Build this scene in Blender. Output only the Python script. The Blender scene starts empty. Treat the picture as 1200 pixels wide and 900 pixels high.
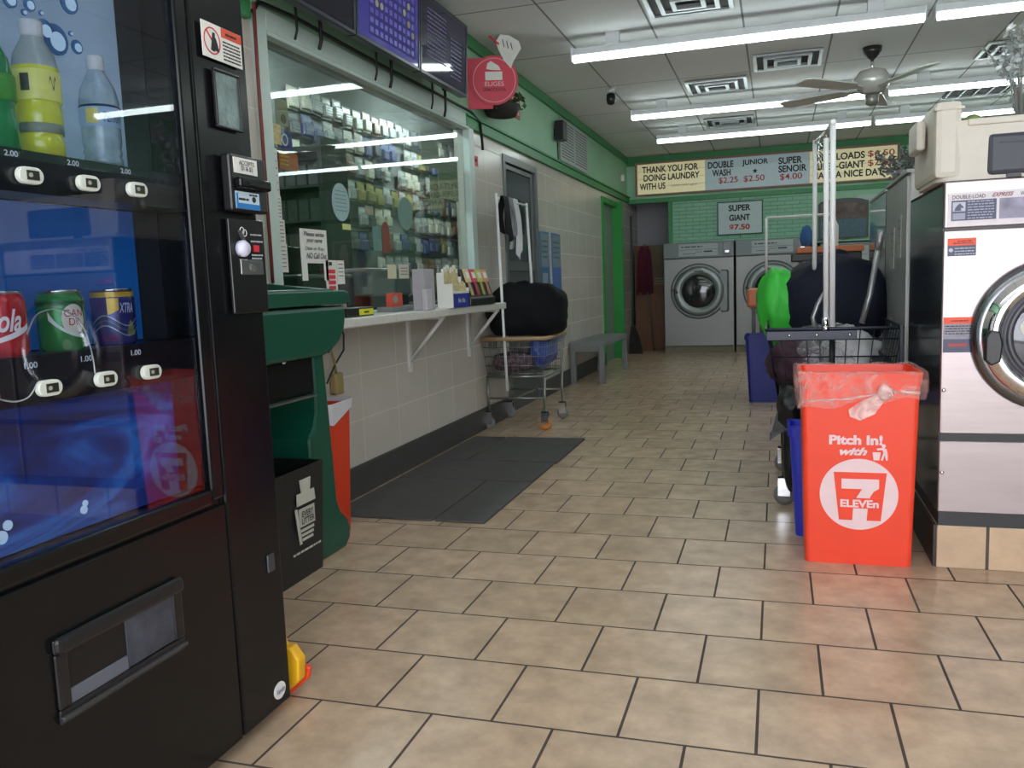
import bpy, bmesh, math, random
from mathutils import Vector, Matrix, noise
random.seed(7)
PI = math.pi
C = bpy.context.scene.collection
SC = bpy.context.scene

# ------------------------------------------------------------------ camera
TILE = 0.325
FPX = 988.72; YAW, PITCH, ROLL = -0.307418, 0.1177035, -0.0379834
HCAM = 1.10566
cy, sy, cp, sp = math.cos(YAW), math.sin(YAW), math.cos(PITCH), math.sin(PITCH)
F = Vector((sy*cp, cy*cp, -sp)); Rr = Vector((cy, -sy, 0)); Uu = Rr.cross(F)
cr, sr = math.cos(ROLL), math.sin(ROLL)
R2 = cr*Rr + sr*Uu; U2 = -sr*Rr + cr*Uu
cam = bpy.data.cameras.new('camera'); camo = bpy.data.objects.new('camera', cam); C.objects.link(camo)
camo.matrix_world = Matrix(((R2.x, U2.x, -F.x, 0), (R2.y, U2.y, -F.y, 0), (R2.z, U2.z, -F.z, HCAM), (0, 0, 0, 1)))
cam.sensor_width = 36; cam.lens = FPX/1200*36; cam.clip_start = 0.02
SC.camera = camo
# ------------------------------------------------------------------ world, exposure
SC.view_settings.view_transform = 'Standard'; SC.view_settings.look = 'None'
SC.view_settings.gamma = 1; SC.view_settings.use_curve_mapping = False
SC.view_settings.exposure = 0.0
TUBE = 12.0          # fluorescent lamp emission
DAY = 7.0           # overcast daylight outside the shop front
OFFICE_FILL = 64.0  # emission of the strips added to brighten the office
w = bpy.data.worlds.new('world'); SC.world = w; w.use_nodes = True
w.node_tree.nodes['Background'].inputs[0].default_value = (0.93, 0.95, 1.0, 1)
w.node_tree.nodes['Background'].inputs[1].default_value = DAY

# ------------------------------------------------------------------ materials
_m = {}
def lin(c):
    return tuple(((x/12.92) if x <= .04045 else ((x+.055)/1.055)**2.4) for x in [v/255 for v in c])
def M(name, rgb=(200, 200, 200), rough=.5, metal=0., noise_amt=0., nscale=20., bump=0., bscale=60., emit=0., spec=.5, trans=0., stretch=None, alpha=1., coat=0.):
    if name in _m: return _m[name]
    m = bpy.data.materials.new(name); m.use_nodes = True; nt = m.node_tree; b = nt.nodes['Principled BSDF']
    c = lin(rgb) + (1,)
    b.inputs['Base Color'].default_value = c; b.inputs['Roughness'].default_value = rough; b.inputs['Metallic'].default_value = metal
    b.inputs['Specular IOR Level'].default_value = spec; b.inputs['Alpha'].default_value = alpha
    b.inputs['Transmission Weight'].default_value = trans; b.inputs['Coat Weight'].default_value = coat
    if emit: b.inputs['Emission Color'].default_value = c; b.inputs['Emission Strength'].default_value = emit
    tc = nt.nodes.new('ShaderNodeTexCoord')
    mp = nt.nodes.new('ShaderNodeMapping'); nt.links.new(tc.outputs['Object'], mp.inputs[0])
    if stretch: mp.inputs['Scale'].default_value = stretch
    n = nt.nodes.new('ShaderNodeTexNoise'); n.inputs['Scale'].default_value = nscale; n.inputs['Detail'].default_value = 5
    nt.links.new(mp.outputs[0], n.inputs[0])
    a = noise_amt if noise_amt else .03
    r = nt.nodes.new('ShaderNodeValToRGB')
    r.color_ramp.elements[0].position = .3; r.color_ramp.elements[1].position = .7
    r.color_ramp.elements[0].color = tuple(x*(1-a) for x in c[:3]) + (1,)
    r.color_ramp.elements[1].color = tuple(min(1, x*(1+a)) for x in c[:3]) + (1,)
    nt.links.new(n.outputs['Fac'], r.inputs[0]); nt.links.new(r.outputs[0], b.inputs['Base Color'])
    if bump:
        n2 = nt.nodes.new('ShaderNodeTexNoise'); n2.inputs['Scale'].default_value = bscale; n2.inputs['Detail'].default_value = 4
        nt.links.new(mp.outputs[0], n2.inputs[0])
        bp = nt.nodes.new('ShaderNodeBump'); bp.inputs['Strength'].default_value = bump; bp.inputs['Distance'].default_value = .01
        nt.links.new(n2.outputs['Fac'], bp.inputs['Height']); nt.links.new(bp.outputs[0], b.inputs['Normal'])
    _m[name] = m; return m
def glow(name, rgb, s):
    return M(name, rgb, emit=s)
def glass(name, tint=(200, 215, 210), ior=1.5, boost=1.0):
    if name in _m: return _m[name]
    m = bpy.data.materials.new(name); m.use_nodes = True; nt = m.node_tree; nt.nodes.clear()
    o = nt.nodes.new('ShaderNodeOutputMaterial'); mx = nt.nodes.new('ShaderNodeMixShader')
    t = nt.nodes.new('ShaderNodeBsdfTransparent'); t.inputs[0].default_value = lin(tint) + (1,)
    g = nt.nodes.new('ShaderNodeBsdfGlossy'); g.inputs['Roughness'].default_value = .01; g.inputs[0].default_value = (.95, .95, .95, 1)
    lw_ = nt.nodes.new('ShaderNodeLayerWeight'); lw_.inputs[0].default_value = .5
    pw = nt.nodes.new('ShaderNodeMath'); pw.operation = 'POWER'; pw.inputs[1].default_value = 5; nt.links.new(lw_.outputs['Facing'], pw.inputs[0])
    mu = nt.nodes.new('ShaderNodeMath'); mu.operation = 'MULTIPLY_ADD'; mu.inputs[1].default_value = .96*boost; mu.inputs[2].default_value = .04*boost; mu.use_clamp = True
    nt.links.new(pw.outputs[0], mu.inputs[0]); nt.links.new(mu.outputs[0], mx.inputs[0])
    nt.links.new(t.outputs[0], mx.inputs[1]); nt.links.new(g.outputs[0], mx.inputs[2]); nt.links.new(mx.outputs[0], o.inputs[0])
    _m[name] = m; return m
def film(name, rgb=(235, 235, 240), amount=.35, rough=.25):
    """thin wrinkled see-through plastic"""
    if name in _m: return _m[name]
    m = bpy.data.materials.new(name); m.use_nodes = True; nt = m.node_tree; b = nt.nodes['Principled BSDF']
    b.inputs['Base Color'].default_value = lin(rgb) + (1,); b.inputs['Roughness'].default_value = rough
    tc = nt.nodes.new('ShaderNodeTexCoord'); n = nt.nodes.new('ShaderNodeTexNoise'); n.inputs['Scale'].default_value = 14; n.inputs['Detail'].default_value = 6; n.inputs['Distortion'].default_value = 1.5
    nt.links.new(tc.outputs['Object'], n.inputs[0])
    r = nt.nodes.new('ShaderNodeMapRange'); r.inputs[1].default_value = .35; r.inputs[2].default_value = .7; r.inputs[3].default_value = amount*.35; r.inputs[4].default_value = min(1, amount*1.9)
    nt.links.new(n.outputs['Fac'], r.inputs[0]); nt.links.new(r.outputs[0], b.inputs['Alpha'])
    bp = nt.nodes.new('ShaderNodeBump'); bp.inputs['Strength'].default_value = .6; bp.inputs['Distance'].default_value = .02
    nt.links.new(n.outputs['Fac'], bp.inputs['Height']); nt.links.new(bp.outputs[0], b.inputs['Normal'])
    _m[name] = m; return m
def bricks(name, c1, c2, cm, bw, rh, mort, off=.5, origin=(0, 0), plane='XY', rough=.4, bump=.3, namt=.12, nscale=6., freq=2, spec=.5, stretchn=None, invert=False):
    if name in _m: return _m[name]
    m = bpy.data.materials.new(name); m.use_nodes = True; nt = m.node_tree; b = nt.nodes['Principled BSDF']
    tc = nt.nodes.new('ShaderNodeTexCoord'); sx = nt.nodes.new('ShaderNodeSeparateXYZ'); nt.links.new(tc.outputs['Object'], sx.inputs[0])
    cx = nt.nodes.new('ShaderNodeCombineXYZ')
    for i, ch in enumerate(plane):
        ad = nt.nodes.new('ShaderNodeMath'); ad.operation = 'SUBTRACT'; ad.inputs[1].default_value = origin[i]
        nt.links.new(sx.outputs[ch], ad.inputs[0]); nt.links.new(ad.outputs[0], cx.inputs[i])
    bk = nt.nodes.new('ShaderNodeTexBrick'); nt.links.new(cx.outputs[0], bk.inputs['Vector'])
    bk.offset = off; bk.offset_frequency = freq; bk.squash = 1
    bk.inputs['Scale'].default_value = 1; bk.inputs['Brick Width'].default_value = bw; bk.inputs['Row Height'].default_value = rh
    bk.inputs['Mortar Size'].default_value = mort; bk.inputs['Mortar Smooth'].default_value = .15; bk.inputs['Bias'].default_value = 0
    bk.inputs['Color1'].default_value = lin(c1)+(1,); bk.inputs['Color2'].default_value = lin(c2)+(1,); bk.inputs['Mortar'].default_value = lin(cm)+(1,)
    n = nt.nodes.new('ShaderNodeTexNoise'); n.inputs['Scale'].default_value = nscale; n.inputs['Detail'].default_value = 7; n.inputs['Roughness'].default_value = .65
    nt.links.new(cx.outputs[0], n.inputs[0])
    r = nt.nodes.new('ShaderNodeMapRange'); r.inputs[1].default_value = .3; r.inputs[2].default_value = .7; r.inputs[3].default_value = 1-namt; r.inputs[4].default_value = 1+namt
    nt.links.new(n.outputs['Fac'], r.inputs[0])
    mx = nt.nodes.new('ShaderNodeVectorMath'); mx.operation = 'SCALE'; nt.links.new(bk.outputs['Color'], mx.inputs[0]); nt.links.new(r.outputs[0], mx.inputs['Scale'])
    nt.links.new(mx.outputs[0], b.inputs['Base Color'])
    rr = nt.nodes.new('ShaderNodeMapRange'); rr.inputs[3].default_value = rough; rr.inputs[4].default_value = .8; nt.links.new(bk.outputs['Fac'], rr.inputs[0]); nt.links.new(rr.outputs[0], b.inputs['Roughness'])
    b.inputs['Specular IOR Level'].default_value = spec
    inv = nt.nodes.new('ShaderNodeMath'); inv.operation = 'SUBTRACT'; inv.inputs[0].default_value = 1; nt.links.new(bk.outputs['Fac'], inv.inputs[1])
    ad2 = nt.nodes.new('ShaderNodeMath'); ad2.operation = 'MULTIPLY_ADD'; ad2.inputs[1].default_value = .12; nt.links.new(n.outputs['Fac'], ad2.inputs[0]); nt.links.new(inv.outputs[0], ad2.inputs[2])
    bp = nt.nodes.new('ShaderNodeBump'); bp.inputs['Strength'].default_value = bump; bp.inputs['Distance'].default_value = .004
    nt.links.new(ad2.outputs[0], bp.inputs['Height']); nt.links.new(bp.outputs[0], b.inputs['Normal'])
    _m[name] = m; return m

# ------------------------------------------------------------------ mesh helpers
def B(): return bmesh.new()
def box(bm, x0, x1, y0, y1, z0, z1, mi=0, bev=0, rz=0, c=None):
    g = bmesh.ops.create_cube(bm, size=1)
    sx, sy_, sz = x1-x0, y1-y0, z1-z0
    vs = g['verts']
    for v in vs: v.co = Vector((v.co.x*sx+(x0+x1)/2, v.co.y*sy_+(y0+y1)/2, v.co.z*sz+(z0+z1)/2))
    if rz:
        cc = Vector(c) if c else Vector(((x0+x1)/2, (y0+y1)/2, (z0+z1)/2))
        bmesh.ops.rotate(bm, verts=vs, cent=cc, matrix=Matrix.Rotation(rz, 3, 'Z'))
    fs = list({f for v in vs for f in v.link_faces})
    for f in fs: f.material_index = mi
    if bev:
        es = list({e for v in vs for e in v.link_edges})
        bmesh.ops.bevel(bm, geom=es, offset=bev, segments=2, affect='EDGES', profile=.6)
    return vs
def tube(bm, pts, r, seg=8, cyc=False, mi=0, cap=True):
    pts = [Vector(p) for p in pts]; n = len(pts); rings = []
    rs = r if isinstance(r, (list, tuple)) else [r]*n
    up = None
    for i, p in enumerate(pts):
        if cyc: t = (pts[(i+1) % n]-pts[i-1]).normalized()
        else:
            a = pts[max(0, i-1)]; b_ = pts[min(n-1, i+1)]; t = (b_-a).normalized()
        if up is None:
            up = Vector((0, 0, 1)) if abs(t.z) < .9 else Vector((1, 0, 0))
        s = t.cross(up)
        if s.length < 1e-4: s = t.cross(Vector((0, 1, 0)))
        s.normalize(); u = s.cross(t).normalized(); up = u
        rings.append([bm.verts.new(p+(math.cos(2*PI*k/seg)*s+math.sin(2*PI*k/seg)*u)*rs[i]) for k in range(seg)])
    m = n if cyc else n-1
    for i in range(m):
        a = rings[i]; b_ = rings[(i+1) % n]
        for k in range(seg):
            f = bm.faces.new((a[k], a[(k+1) % seg], b_[(k+1) % seg], b_[k])); f.material_index = mi; f.smooth = True
    if not cyc and cap:
        for rg, rev in ((rings[0], False), (rings[-1], True)):
            f = bm.faces.new(rg if not rev else rg[::-1]); f.material_index = mi
    return rings
def lathe(bm, prof, seg=32, c=(0, 0, 0), axis='Z', mi=0, cap=True, sx=1, sy_=1):
    """prof: list of (r, h); axis Z up, or Y (h runs along -Y, towards the viewer)"""
    c = Vector(c); rings = []
    for r, h in prof:
        ring = []
        for k in range(seg):
            a = 2*PI*k/seg
            if axis == 'Z': p = Vector((r*math.cos(a)*sx, r*math.sin(a)*sy_, h))
            elif axis == 'Y': p = Vector((r*math.cos(a)*sx, -h, r*math.sin(a)*sy_))
            else: p = Vector((h, r*math.cos(a)*sx, r*math.sin(a)*sy_))
            ring.append(bm.verts.new(c+p))
        rings.append(ring)
    for i in range(len(rings)-1):
        a, b_ = rings[i], rings[i+1]
        for k in range(seg):
            f = bm.faces.new((a[k], a[(k+1) % seg], b_[(k+1) % seg], b_[k])); f.material_index = mi; f.smooth = True
    if cap:
        f = bm.faces.new(rings[0][::-1]); f.material_index = mi
        f = bm.faces.new(rings[-1]); f.material_index = mi
def prism(bm, poly, a0, a1, plane='XZ', mi=0):
    """extrude a 2-D outline between a0 and a1 along the missing axis"""
    def P(u, v, t):
        return {'XZ': (u, t, v), 'YZ': (t, u, v), 'XY': (u, v, t)}[plane]
    A = [bm.verts.new(P(u, v, a0)) for u, v in poly]; Bv = [bm.verts.new(P(u, v, a1)) for u, v in poly]
    n = len(poly); fs = []
    fs.append(bm.faces.new(A)); fs.append(bm.faces.new(Bv[::-1]))
    for i in range(n): fs.append(bm.faces.new((A[i], Bv[i], Bv[(i+1) % n], A[(i+1) % n])))
    for f in fs: f.material_index = mi
    return A+Bv
def frame(bm, x0, x1, z0, z1, t, y0, y1, mi=0):
    box(bm, x0, x1, y0, y1, z0, z0+t, mi); box(bm, x0, x1, y0, y1, z1-t, z1, mi)
    box(bm, x0, x0+t, y0, y1, z0+t, z1-t, mi); box(bm, x1-t, x1, y0, y1, z0+t, z1-t, mi)
def disc(bm, cx_, cz, r, y, seg=28, sx=1, th=.0015, mi=0):
    prism(bm, [(cx_+r*sx*math.cos(2*PI*k/seg), cz+r*math.sin(2*PI*k/seg)) for k in range(seg)], y, y-th, 'XZ', mi)
def blob(bm, c, rad, seed=0, amp=.15, fs=2.5, sub=4, flat=None, mi=0, pw=1.):
    g = bmesh.ops.create_icosphere(bm, subdivisions=sub, radius=1)
    for v in g['verts']:
        d = v.co.normalized()
        k = 1+amp*noise.noise(d*fs+Vector((seed*3.1, seed*1.7, 0)))+amp*.5*noise.noise(d*fs*2.7+Vector((0, seed, 5)))+amp*.22*abs(noise.noise(d*fs*6+Vector((seed, 0, 9))))
        if pw != 1.: d = Vector([math.copysign(abs(q)**pw, q) for q in d])
        p = Vector((d.x*rad[0]*k, d.y*rad[1]*k, d.z*rad[2]*k))
        # boxier cushion shape
        if flat is not None and p.z < flat*rad[2]: p.z = flat*rad[2]+.04*(p.z-flat*rad[2])
        v.co = p+Vector(c)
    for f in {f for v in g['verts'] for f in v.link_faces}: f.smooth = True; f.material_index = mi
def obj(name, bm, mat, parent=None, bev=0, smooth=False, loc=None):
    bmesh.ops.recalc_face_normals(bm, faces=bm.faces)
    me = bpy.data.meshes.new(name); bm.to_mesh(me); bm.free()
    for mm in (mat if isinstance(mat, (list, tuple)) else [mat]): me.materials.append(mm)
    if smooth: me.shade_smooth()
    o = bpy.data.objects.new(name, me); C.objects.link(o)
    if parent: o.parent = parent
    if loc: o.location = loc
    if bev:
        md = o.modifiers.new('bevel', 'BEVEL'); md.width = bev; md.segments = 2; md.limit_method = 'ANGLE'; md.angle_limit = math.radians(40)
    return o
def part(name, parent, mat, *boxes, bev=0):
    bm = B()
    for b_ in boxes: box(bm, *b_)
    return obj(name, bm, mat, parent, bev)
def thing(name, label, cat, loc=(0, 0, 0), rotz=0, group=None):
    o = bpy.data.objects.new(name, None); C.objects.link(o); o.empty_display_size = .1
    o.location = loc; o.rotation_euler = (0, 0, rotz); return tag(o, label, cat, group)
def tag(o, label, cat, group=None, kind=None):
    o['label'] = label; o['category'] = cat
    if group: o['group'] = group
    if kind: o['kind'] = kind
    return o
def struct(name, bm, mat, parent=None, bev=0):
    o = obj(name, bm, mat, parent, bev)
    if not parent: o['kind'] = 'structure'
    return o
def sbox(name, mat, *boxes, parent=None, bev=0):
    bm = B()
    for b_ in boxes: box(bm, *b_)
    return struct(name, bm, mat, parent, bev)
def dup(root, loc, rotz=None, label=None):
    r = root.copy(); C.objects.link(r); r.location = loc
    if rotz is not None: r.rotation_euler = (0, 0, rotz)
    if label: r['label'] = label
    for ch in list(root.children):
        c_ = ch.copy(); C.objects.link(c_); c_.parent = r
        for g_ in list(ch.children):
            d = g_.copy(); C.objects.link(d); d.parent = c_
    return r
DG = None
def text(name, s, mat, parent, x0, x1, z0, z1, y, th=.002, bold=.0, shear=0., spacing=1.0):
    """lettering facing -Y filling the rectangle x0..x1, z0..z1"""
    cu = bpy.data.curves.new(name, 'FONT'); cu.body = s; cu.size = 1; cu.extrude = 0; cu.offset = bold; cu.shear = shear; cu.align_x = 'CENTER'; cu.space_character = spacing; cu.space_line = .85
    to = bpy.data.objects.new('tmp', cu); C.objects.link(to)
    dg = bpy.context.evaluated_depsgraph_get(); me = bpy.data.meshes.new_from_object(to.evaluated_get(dg))
    bpy.data.objects.remove(to); bpy.data.curves.remove(cu)
    xs = [v.co.x for v in me.vertices]; ys = [v.co.y for v in me.vertices]
    ax, bx, ay, by = min(xs), max(xs), min(ys), max(ys)
    for v in me.vertices:
        v.co = Vector((x0+(v.co.x-ax)/(bx-ax)*(x1-x0), y-th, z0+(v.co.y-ay)/(by-ay)*(z1-z0)))
    me.name = name; me.materials.clear(); me.materials.append(mat)
    o = bpy.data.objects.new(name, me); C.objects.link(o); o.parent = parent
    return o
def scribble(bm, x0, x1, z, y, h=.006, n=5, mi=0, seed=0):
    """a line of tiny unreadable print"""
    rnd = random.Random(seed); x = x0
    while x < x1-.3*h:
        wd = min(rnd.uniform(.8, 3.2)*h, x1-x)
        box(bm, x, x+wd, y-.0012, y, z, z+h*.62, mi); x += wd+h*.5

# ------------------------------------------------------------------ common materials
black_gloss = M('black_enamel', (17, 18, 20), .2, spec=.28)
black_satin = M('black_satin', (24, 24, 27), .35)
black_rub = M('black_rubber', (30, 31, 32), .7, bump=.2, bscale=300)
white_p = M('white_plastic', (225, 226, 224), .4)
paper = M('white_paper', (222, 222, 216), .8, noise_amt=.04)
ink = M('black_ink', (25, 25, 28), .6)
red_ink = M('red_ink', (190, 40, 45), .6)
chrome = M('chrome', (225, 226, 230), .12, 1.)
steel = M('brushed_steel', (176, 174, 172), .34, .85, noise_amt=.06, nscale=3, bump=.05, bscale=8, stretch=(1, 1, 30))
green_trim = M('green_trim_paint', (58, 140, 84), .45, noise_amt=.06)
green_wall = M('pale_green_paint', (158, 205, 172), .55, noise_amt=.04, nscale=3)
cream = M('cream_paint', (200, 196, 180), .55, noise_amt=.05, nscale=4)

# ================================================================== THE ROOM
floor_m = bricks('floor_tiles', (194, 168, 143), (183, 159, 135), (74, 63, 56), TILE, TILE, .0042, .5, (-1.18665, 1.9174), 'XY', .26, .35, .20, 8., spec=.45)
ceil_m = bricks('ceiling_tiles', (232, 234, 236), (226, 228, 232), (138, 140, 146), .637, 1.28, .008, 0, (-1.51+.637*0, 6.86), 'XY', .8, .5, .05, 60.)
XL, XR, YF, YB, ZC = -2.17, 3.5, -2.0, 12.95, 2.92
bm = B(); box(bm, -4.6, XR+.15, YF-.15, 14.2, -.1, 0); struct('floor', bm, floor_m)
bm = B(); box(bm, -4.6, XR+.15, YF-.15, 14.2, ZC, ZC+.1); struct('ceiling', bm, ceil_m)
tile_m = bricks('wall_tiles', (196, 189, 180), (190, 183, 174), (201, 194, 185), .45, .25, .0035, 0, (4.12, .155), 'YZ', .22, .25, .06, 2., spec=.5)
# left wall: lower tiled part with openings, upper painted part
lw = [(3.38, 5.96), (6.80, 7.81), (10.92, 11.98)]
T0 = 2.27
sbox('wall_left', tile_m, (XL-.1, XL, YF, 3.38, 0, T0), (XL-.1, XL, 3.38, 5.96, 0, .97), (XL-.1, XL, 3.38, 5.96, 2.25, T0), (XL-.1, XL, 5.96, 6.80, 0, T0),
     (XL-.1, XL, 6.80, 7.81, 2.17, T0), (XL-.1, XL, 7.81, 10.92, 0, T0), (XL-.1, XL, 10.92, 11.98, 2.18, T0), (XL-.1, XL, 11.98, 14.1, 0, T0))
sbox('wall_left_upper', green_wall, (XL-.1, XL, YF, 14.1, T0, ZC))
sbox('trim_1', green_trim, (XL, XL+.03, 5.9, YB, T0-.02, T0+.055), (XL, XL+.045, 5.9, YB, T0+.055, T0+.075), bev=.004)
sbox('trim_2', green_trim, (XL, XL+.03, YF, YB, ZC-.085, ZC), bev=.004)
sbox('trim_3', green_trim, (XL, XL+.035, YF, 3.26, 2.27, 2.345), bev=.004)
sbox('baseboard_left', M('dark_baseboard', (66, 65, 64), .6), (XL, XL+.02, 3.0, 6.80, 0, .165), (XL, XL+.02, 7.81, 10.92, 0, .165), bev=.003)
# back wall above the washers, painted brick, with the dark recess at its left end
brick_m = bricks('painted_brick', (150, 200, 172), (145, 196, 168), (120, 170, 142), .2, .055, .006, .5, (0, 0), 'XZ', .6, .5, .05, 4.)
sbox('wall_back', green_wall, (XL, XR, YB, YB+.1, 2.24, ZC), (.52, XR, YB, YB+.1, 1.53, 2.24), (1.45, XR, YB, YB+.1, 0, 1.53))
sbox('wall_back_brick', brick_m, (-1.5, .52, YB+.01, YB+.1, 1.62, 2.24))
sbox('trim_4', green_trim, (XL, XR, YB-.03, YB, ZC-.13, ZC), (XL, XR, YB-.03, YB, 2.235, 2.30), (-1.56, -1.5, YB-.02, YB+.1, 1.62, 2.235), (.49, .53, YB-.02, YB, 1.5, 2.235), bev=.004)
sbox('wall_recess', M('recess_grey', (170, 168, 176), .7), (XL-.1, -1.4, 13.85, 13.95, 0, 2.6), (-1.5, -1.4, 13.2, 13.9, 0, 2.6))
sbox('wall_back_light_stop', M('recess_grey', (120, 120, 126), .7), (-4.6, XR+.1, 14.1, 14.2, 0, ZC))  # unseen wall added to block light leaking in behind the washers
sbox('wall_right', green_wall, (XR, XR+.1, YF, 14.1, 0, ZC))
# shop front behind the camera: big panes with mullions
alu = M('aluminium_frame', (150, 152, 155), .4, .6)
sbox('wall_front', M('front_wall_paint', (130, 130, 128), .7), (-4.6, -1.3, YF-.1, YF, 0, ZC), (-1.3, XR, YF-.1, YF, 2.55, ZC), (-1.3, XR, YF-.1, YF, 0, .12))
sbox('window_2', alu, (-1.3, -1.24, YF-.08, YF, .12, 2.55), (.1, .16, YF-.08, YF, .12, 2.55), (1.75, 1.81, YF-.08, YF, .12, 2.55), (3.44, 3.5, YF-.08, YF, .12, 2.55), (-1.3, 3.5, YF-.08, YF, 2.1, 2.15))

# office behind the glass
off_m = M('office_wall', (108, 110, 108), .8, noise_amt=.1, nscale=3)
sbox('wall_office', off_m, (-3.5, -3.4, 2.2, 9.6, 0, 2.8), (-3.5, XL-.1, 9.6, 9.7, 0, 2.8), (-3.5, XL-.1, 2.1, 2.2, 0, 2.8), (-3.5, XL-.1, 2.1, 9.7, 2.8, 2.85))
# office window: frame, sill and one large pane
wf_m = M('window_frame_paint', (186, 204, 198), .35)
win = sbox('window_1', wf_m, (XL-.02, XL+.025, 3.386, 6.12, 2.256, 2.345), (XL-.02, XL+.025, 3.30, 3.385, .965, 2.345), (XL-.02, XL+.025, 5.951, 6.05, .965, 2.255),
           (XL-.02, XL+.03, 3.385, 5.95, 2.235, 2.255), (XL-.02, XL+.032, 5.93, 5.95, .965, 2.245), (XL-.02, XL+.02, 3.385, 5.95, .965, .99), bev=.004)
bm = B(); box(bm, XL-.022, XL-.016, 3.385, 5.93, .985, 2.24); obj('glass_pane', bm, glass('office_glass', (236, 244, 240), 1.5, .8), win)
bm = B(); box(bm, XL-.016, XL+.02, 3.385, 5.95, 2.236, 2.24); obj('seal', bm, black_rub, win)

# door in the tiled wall
d1 = sbox('door_1', M('dark_grey_door', (72, 76, 78), .4), (XL-.07, XL-.03, 6.84, 7.77, 0, 2.14))
frm = M('door_frame_grey', (96, 102, 102), .35, .4)
bm = B(); box(bm, XL-.08, XL+.012, 6.79, 6.85, 0, 2.18); box(bm, XL-.08, XL+.012, 7.76, 7.82, 0, 2.18); box(bm, XL-.08, XL+.012, 6.85, 7.76, 2.12, 2.18); obj('door_frame', bm, frm, d1, .003)
bm = B(); box(bm, XL-.032, XL-.022, 6.92, 7.70, 1.29, 2.10); obj('door_pane', bm, M('dark_door_glass', (34, 40, 46), .15), d1)
bm = B(); frame(bm, 0, 0, 0, 0, 0, 0, 0) if False else None
box(bm, XL-.03, XL-.012, 6.86, 6.93, 1.22, 2.11); box(bm, XL-.03, XL-.012, 7.69, 7.75, 1.22, 2.11); box(bm, XL-.03, XL-.012, 6.93, 7.69, 2.07, 2.11); box(bm, XL-.03, XL-.012, 6.93, 7.69, 1.22, 1.30)
obj('pane_frame', bm, frm, d1, .003)
bm = B(); lathe(bm, [(.012, 0), (.012, .04), (.026, .05), (.028, .065), (.015, .075)], 14, (XL-.02, 6.93, 1.02), 'X'); obj('door_knob', bm, chrome, d1)
# green framed doorway further back
bright_green = M('bright_green_paint', (36, 150, 62), .45)
d2 = sbox('door_2', M('pale_door', (126, 142, 130), .5), (XL-.09, XL-.05, 10.98, 11.92, 0, 2.13))
bm = B(); box(bm, XL-.1, XL+.02, 10.9, 10.98, 0, 2.19); box(bm, XL-.1, XL+.09, 11.92, 12.0, 0, 2.19); box(bm, XL-.1, XL+.02, 10.98, 11.92, 2.12, 2.19); obj('door_frame', bm, bright_green, d2, .004)
# wooden door in the recess
d3 = sbox('door_3', M('brown_wood_panel', (112, 72, 44), .5, noise_amt=.15, nscale=4, stretch=(6, 6, .6)), (-2.12, -1.52, 13.2, 13.25, 0, 1.62))
bm = B(); box(bm, -1.86, -1.6, 13.185, 13.2, 1.0, 1.62); obj('notice_panel', bm, M('faded_notice', (104, 92, 74), .7), d3)
bm = B()
for k in range(3): box(bm, -1.82, -1.66, 13.18, 13.186, 1.02+.04*k, 1.035+.04*k)
obj('notice_print', bm, M('pale_print', (150, 140, 118), .7), d3)

dk = M('dryer_front', (116, 116, 114), .4, .5); dkd = M('dryer_dark_glass', (16, 18, 20), .15)
def added_wall_dryer(y, label):  # row added so the glass reflects dark machines, not green wall
    t = thing('added_wall_dryer', label, 'dryer', (XR-.75, y, 0), -PI/2, 'stacked dryers added for reflections along the right wall')
    part('body', t, dk, (0, .80, 0, .74, 0, 2.15), bev=.01)
    for z in (.58, 1.56):
        bm = B(); lathe(bm, [(.3, 0), (.3, .03), (.26, .045), (.24, .03)], 32, (.4, 0, z), 'Y', cap=False); d_ = obj('door_ring', bm, steel, t)
        bm = B(); lathe(bm, [(.25, .02), (.24, .03), (.001, .035)], 32, (.4, 0, z), 'Y', cap=False); obj('door_glass', bm, dkd, d_)
        part('control_strip', t, vent_dk, (.08, .72, -.006, 0, z+.34, z+.46))
    return t
vent_dk = M('strip_dark', (50, 52, 56), .5)
wd0 = added_wall_dryer(-.6, 'stacked dryer added for reflections on the right wall, first from the shop front')
nm_ = ['second', 'third', 'fourth', 'fifth', 'sixth', 'seventh', 'eighth', 'ninth', 'tenth', 'eleventh', 'twelfth', 'thirteenth', 'fourteenth', 'fifteenth']
for k in range(14): dup(wd0, (XR-.75, -.6+.82*(k+1), 0), label='stacked dryer added for reflections on the right wall, %s from the shop front' % nm_[k])

# ================================================================== CEILING FITTINGS
tube_m = glow('lit_fluorescent_lens', (232, 246, 243), TUBE)
lamp_white = M('lamp_white', (215, 218, 222), .4)
def lamp(x0, x1, y, label):
    t = thing('ceiling_light', label, 'light', (x0, y, ZC), 0, 'fluorescent strip lights'); L = x1-x0
    part('housing', t, lamp_white, (0, L, -.042, .042, -.145, -.09), bev=.006)
    for q in (.25, L-.35): part('mounting_block', t, lamp_white, (q, q+.1, -.03, .03, -.092, 0))
    part('end_cap', t, lamp_white, (-.012, 0, -.05, .05, -.185, -.088), bev=.004); part('end_cap', t, lamp_white, (L, L+.012, -.05, .05, -.185, -.088), bev=.004)
    bm = B(); n = 12; pr = [(.046*math.cos(-.3+(PI+.6)*k/n), -.157-.028*math.sin(-.3+(PI+.6)*k/n)) for k in range(n+1)]
    prism(bm, pr, .012, L-.012, 'YZ'); obj('diffuser', bm, tube_m, t)
lamp(-1.46, .93, 6.43, 'nearest of the long ceiling lights, the left one before the fan')
lamp(1.0, 3.39, 6.43, 'ceiling light at the top right edge, end to end with the nearest long one')
lamp(-1.43, .93, 8.95, 'long ceiling light running behind the fan')
lamp(1.0, 3.39, 8.95, 'ceiling light right of the fan, hidden mostly behind its blade')
lamp(-1.39, 1.0, 10.6, 'long ceiling light just above the back letter board, left one of the pair')
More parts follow.
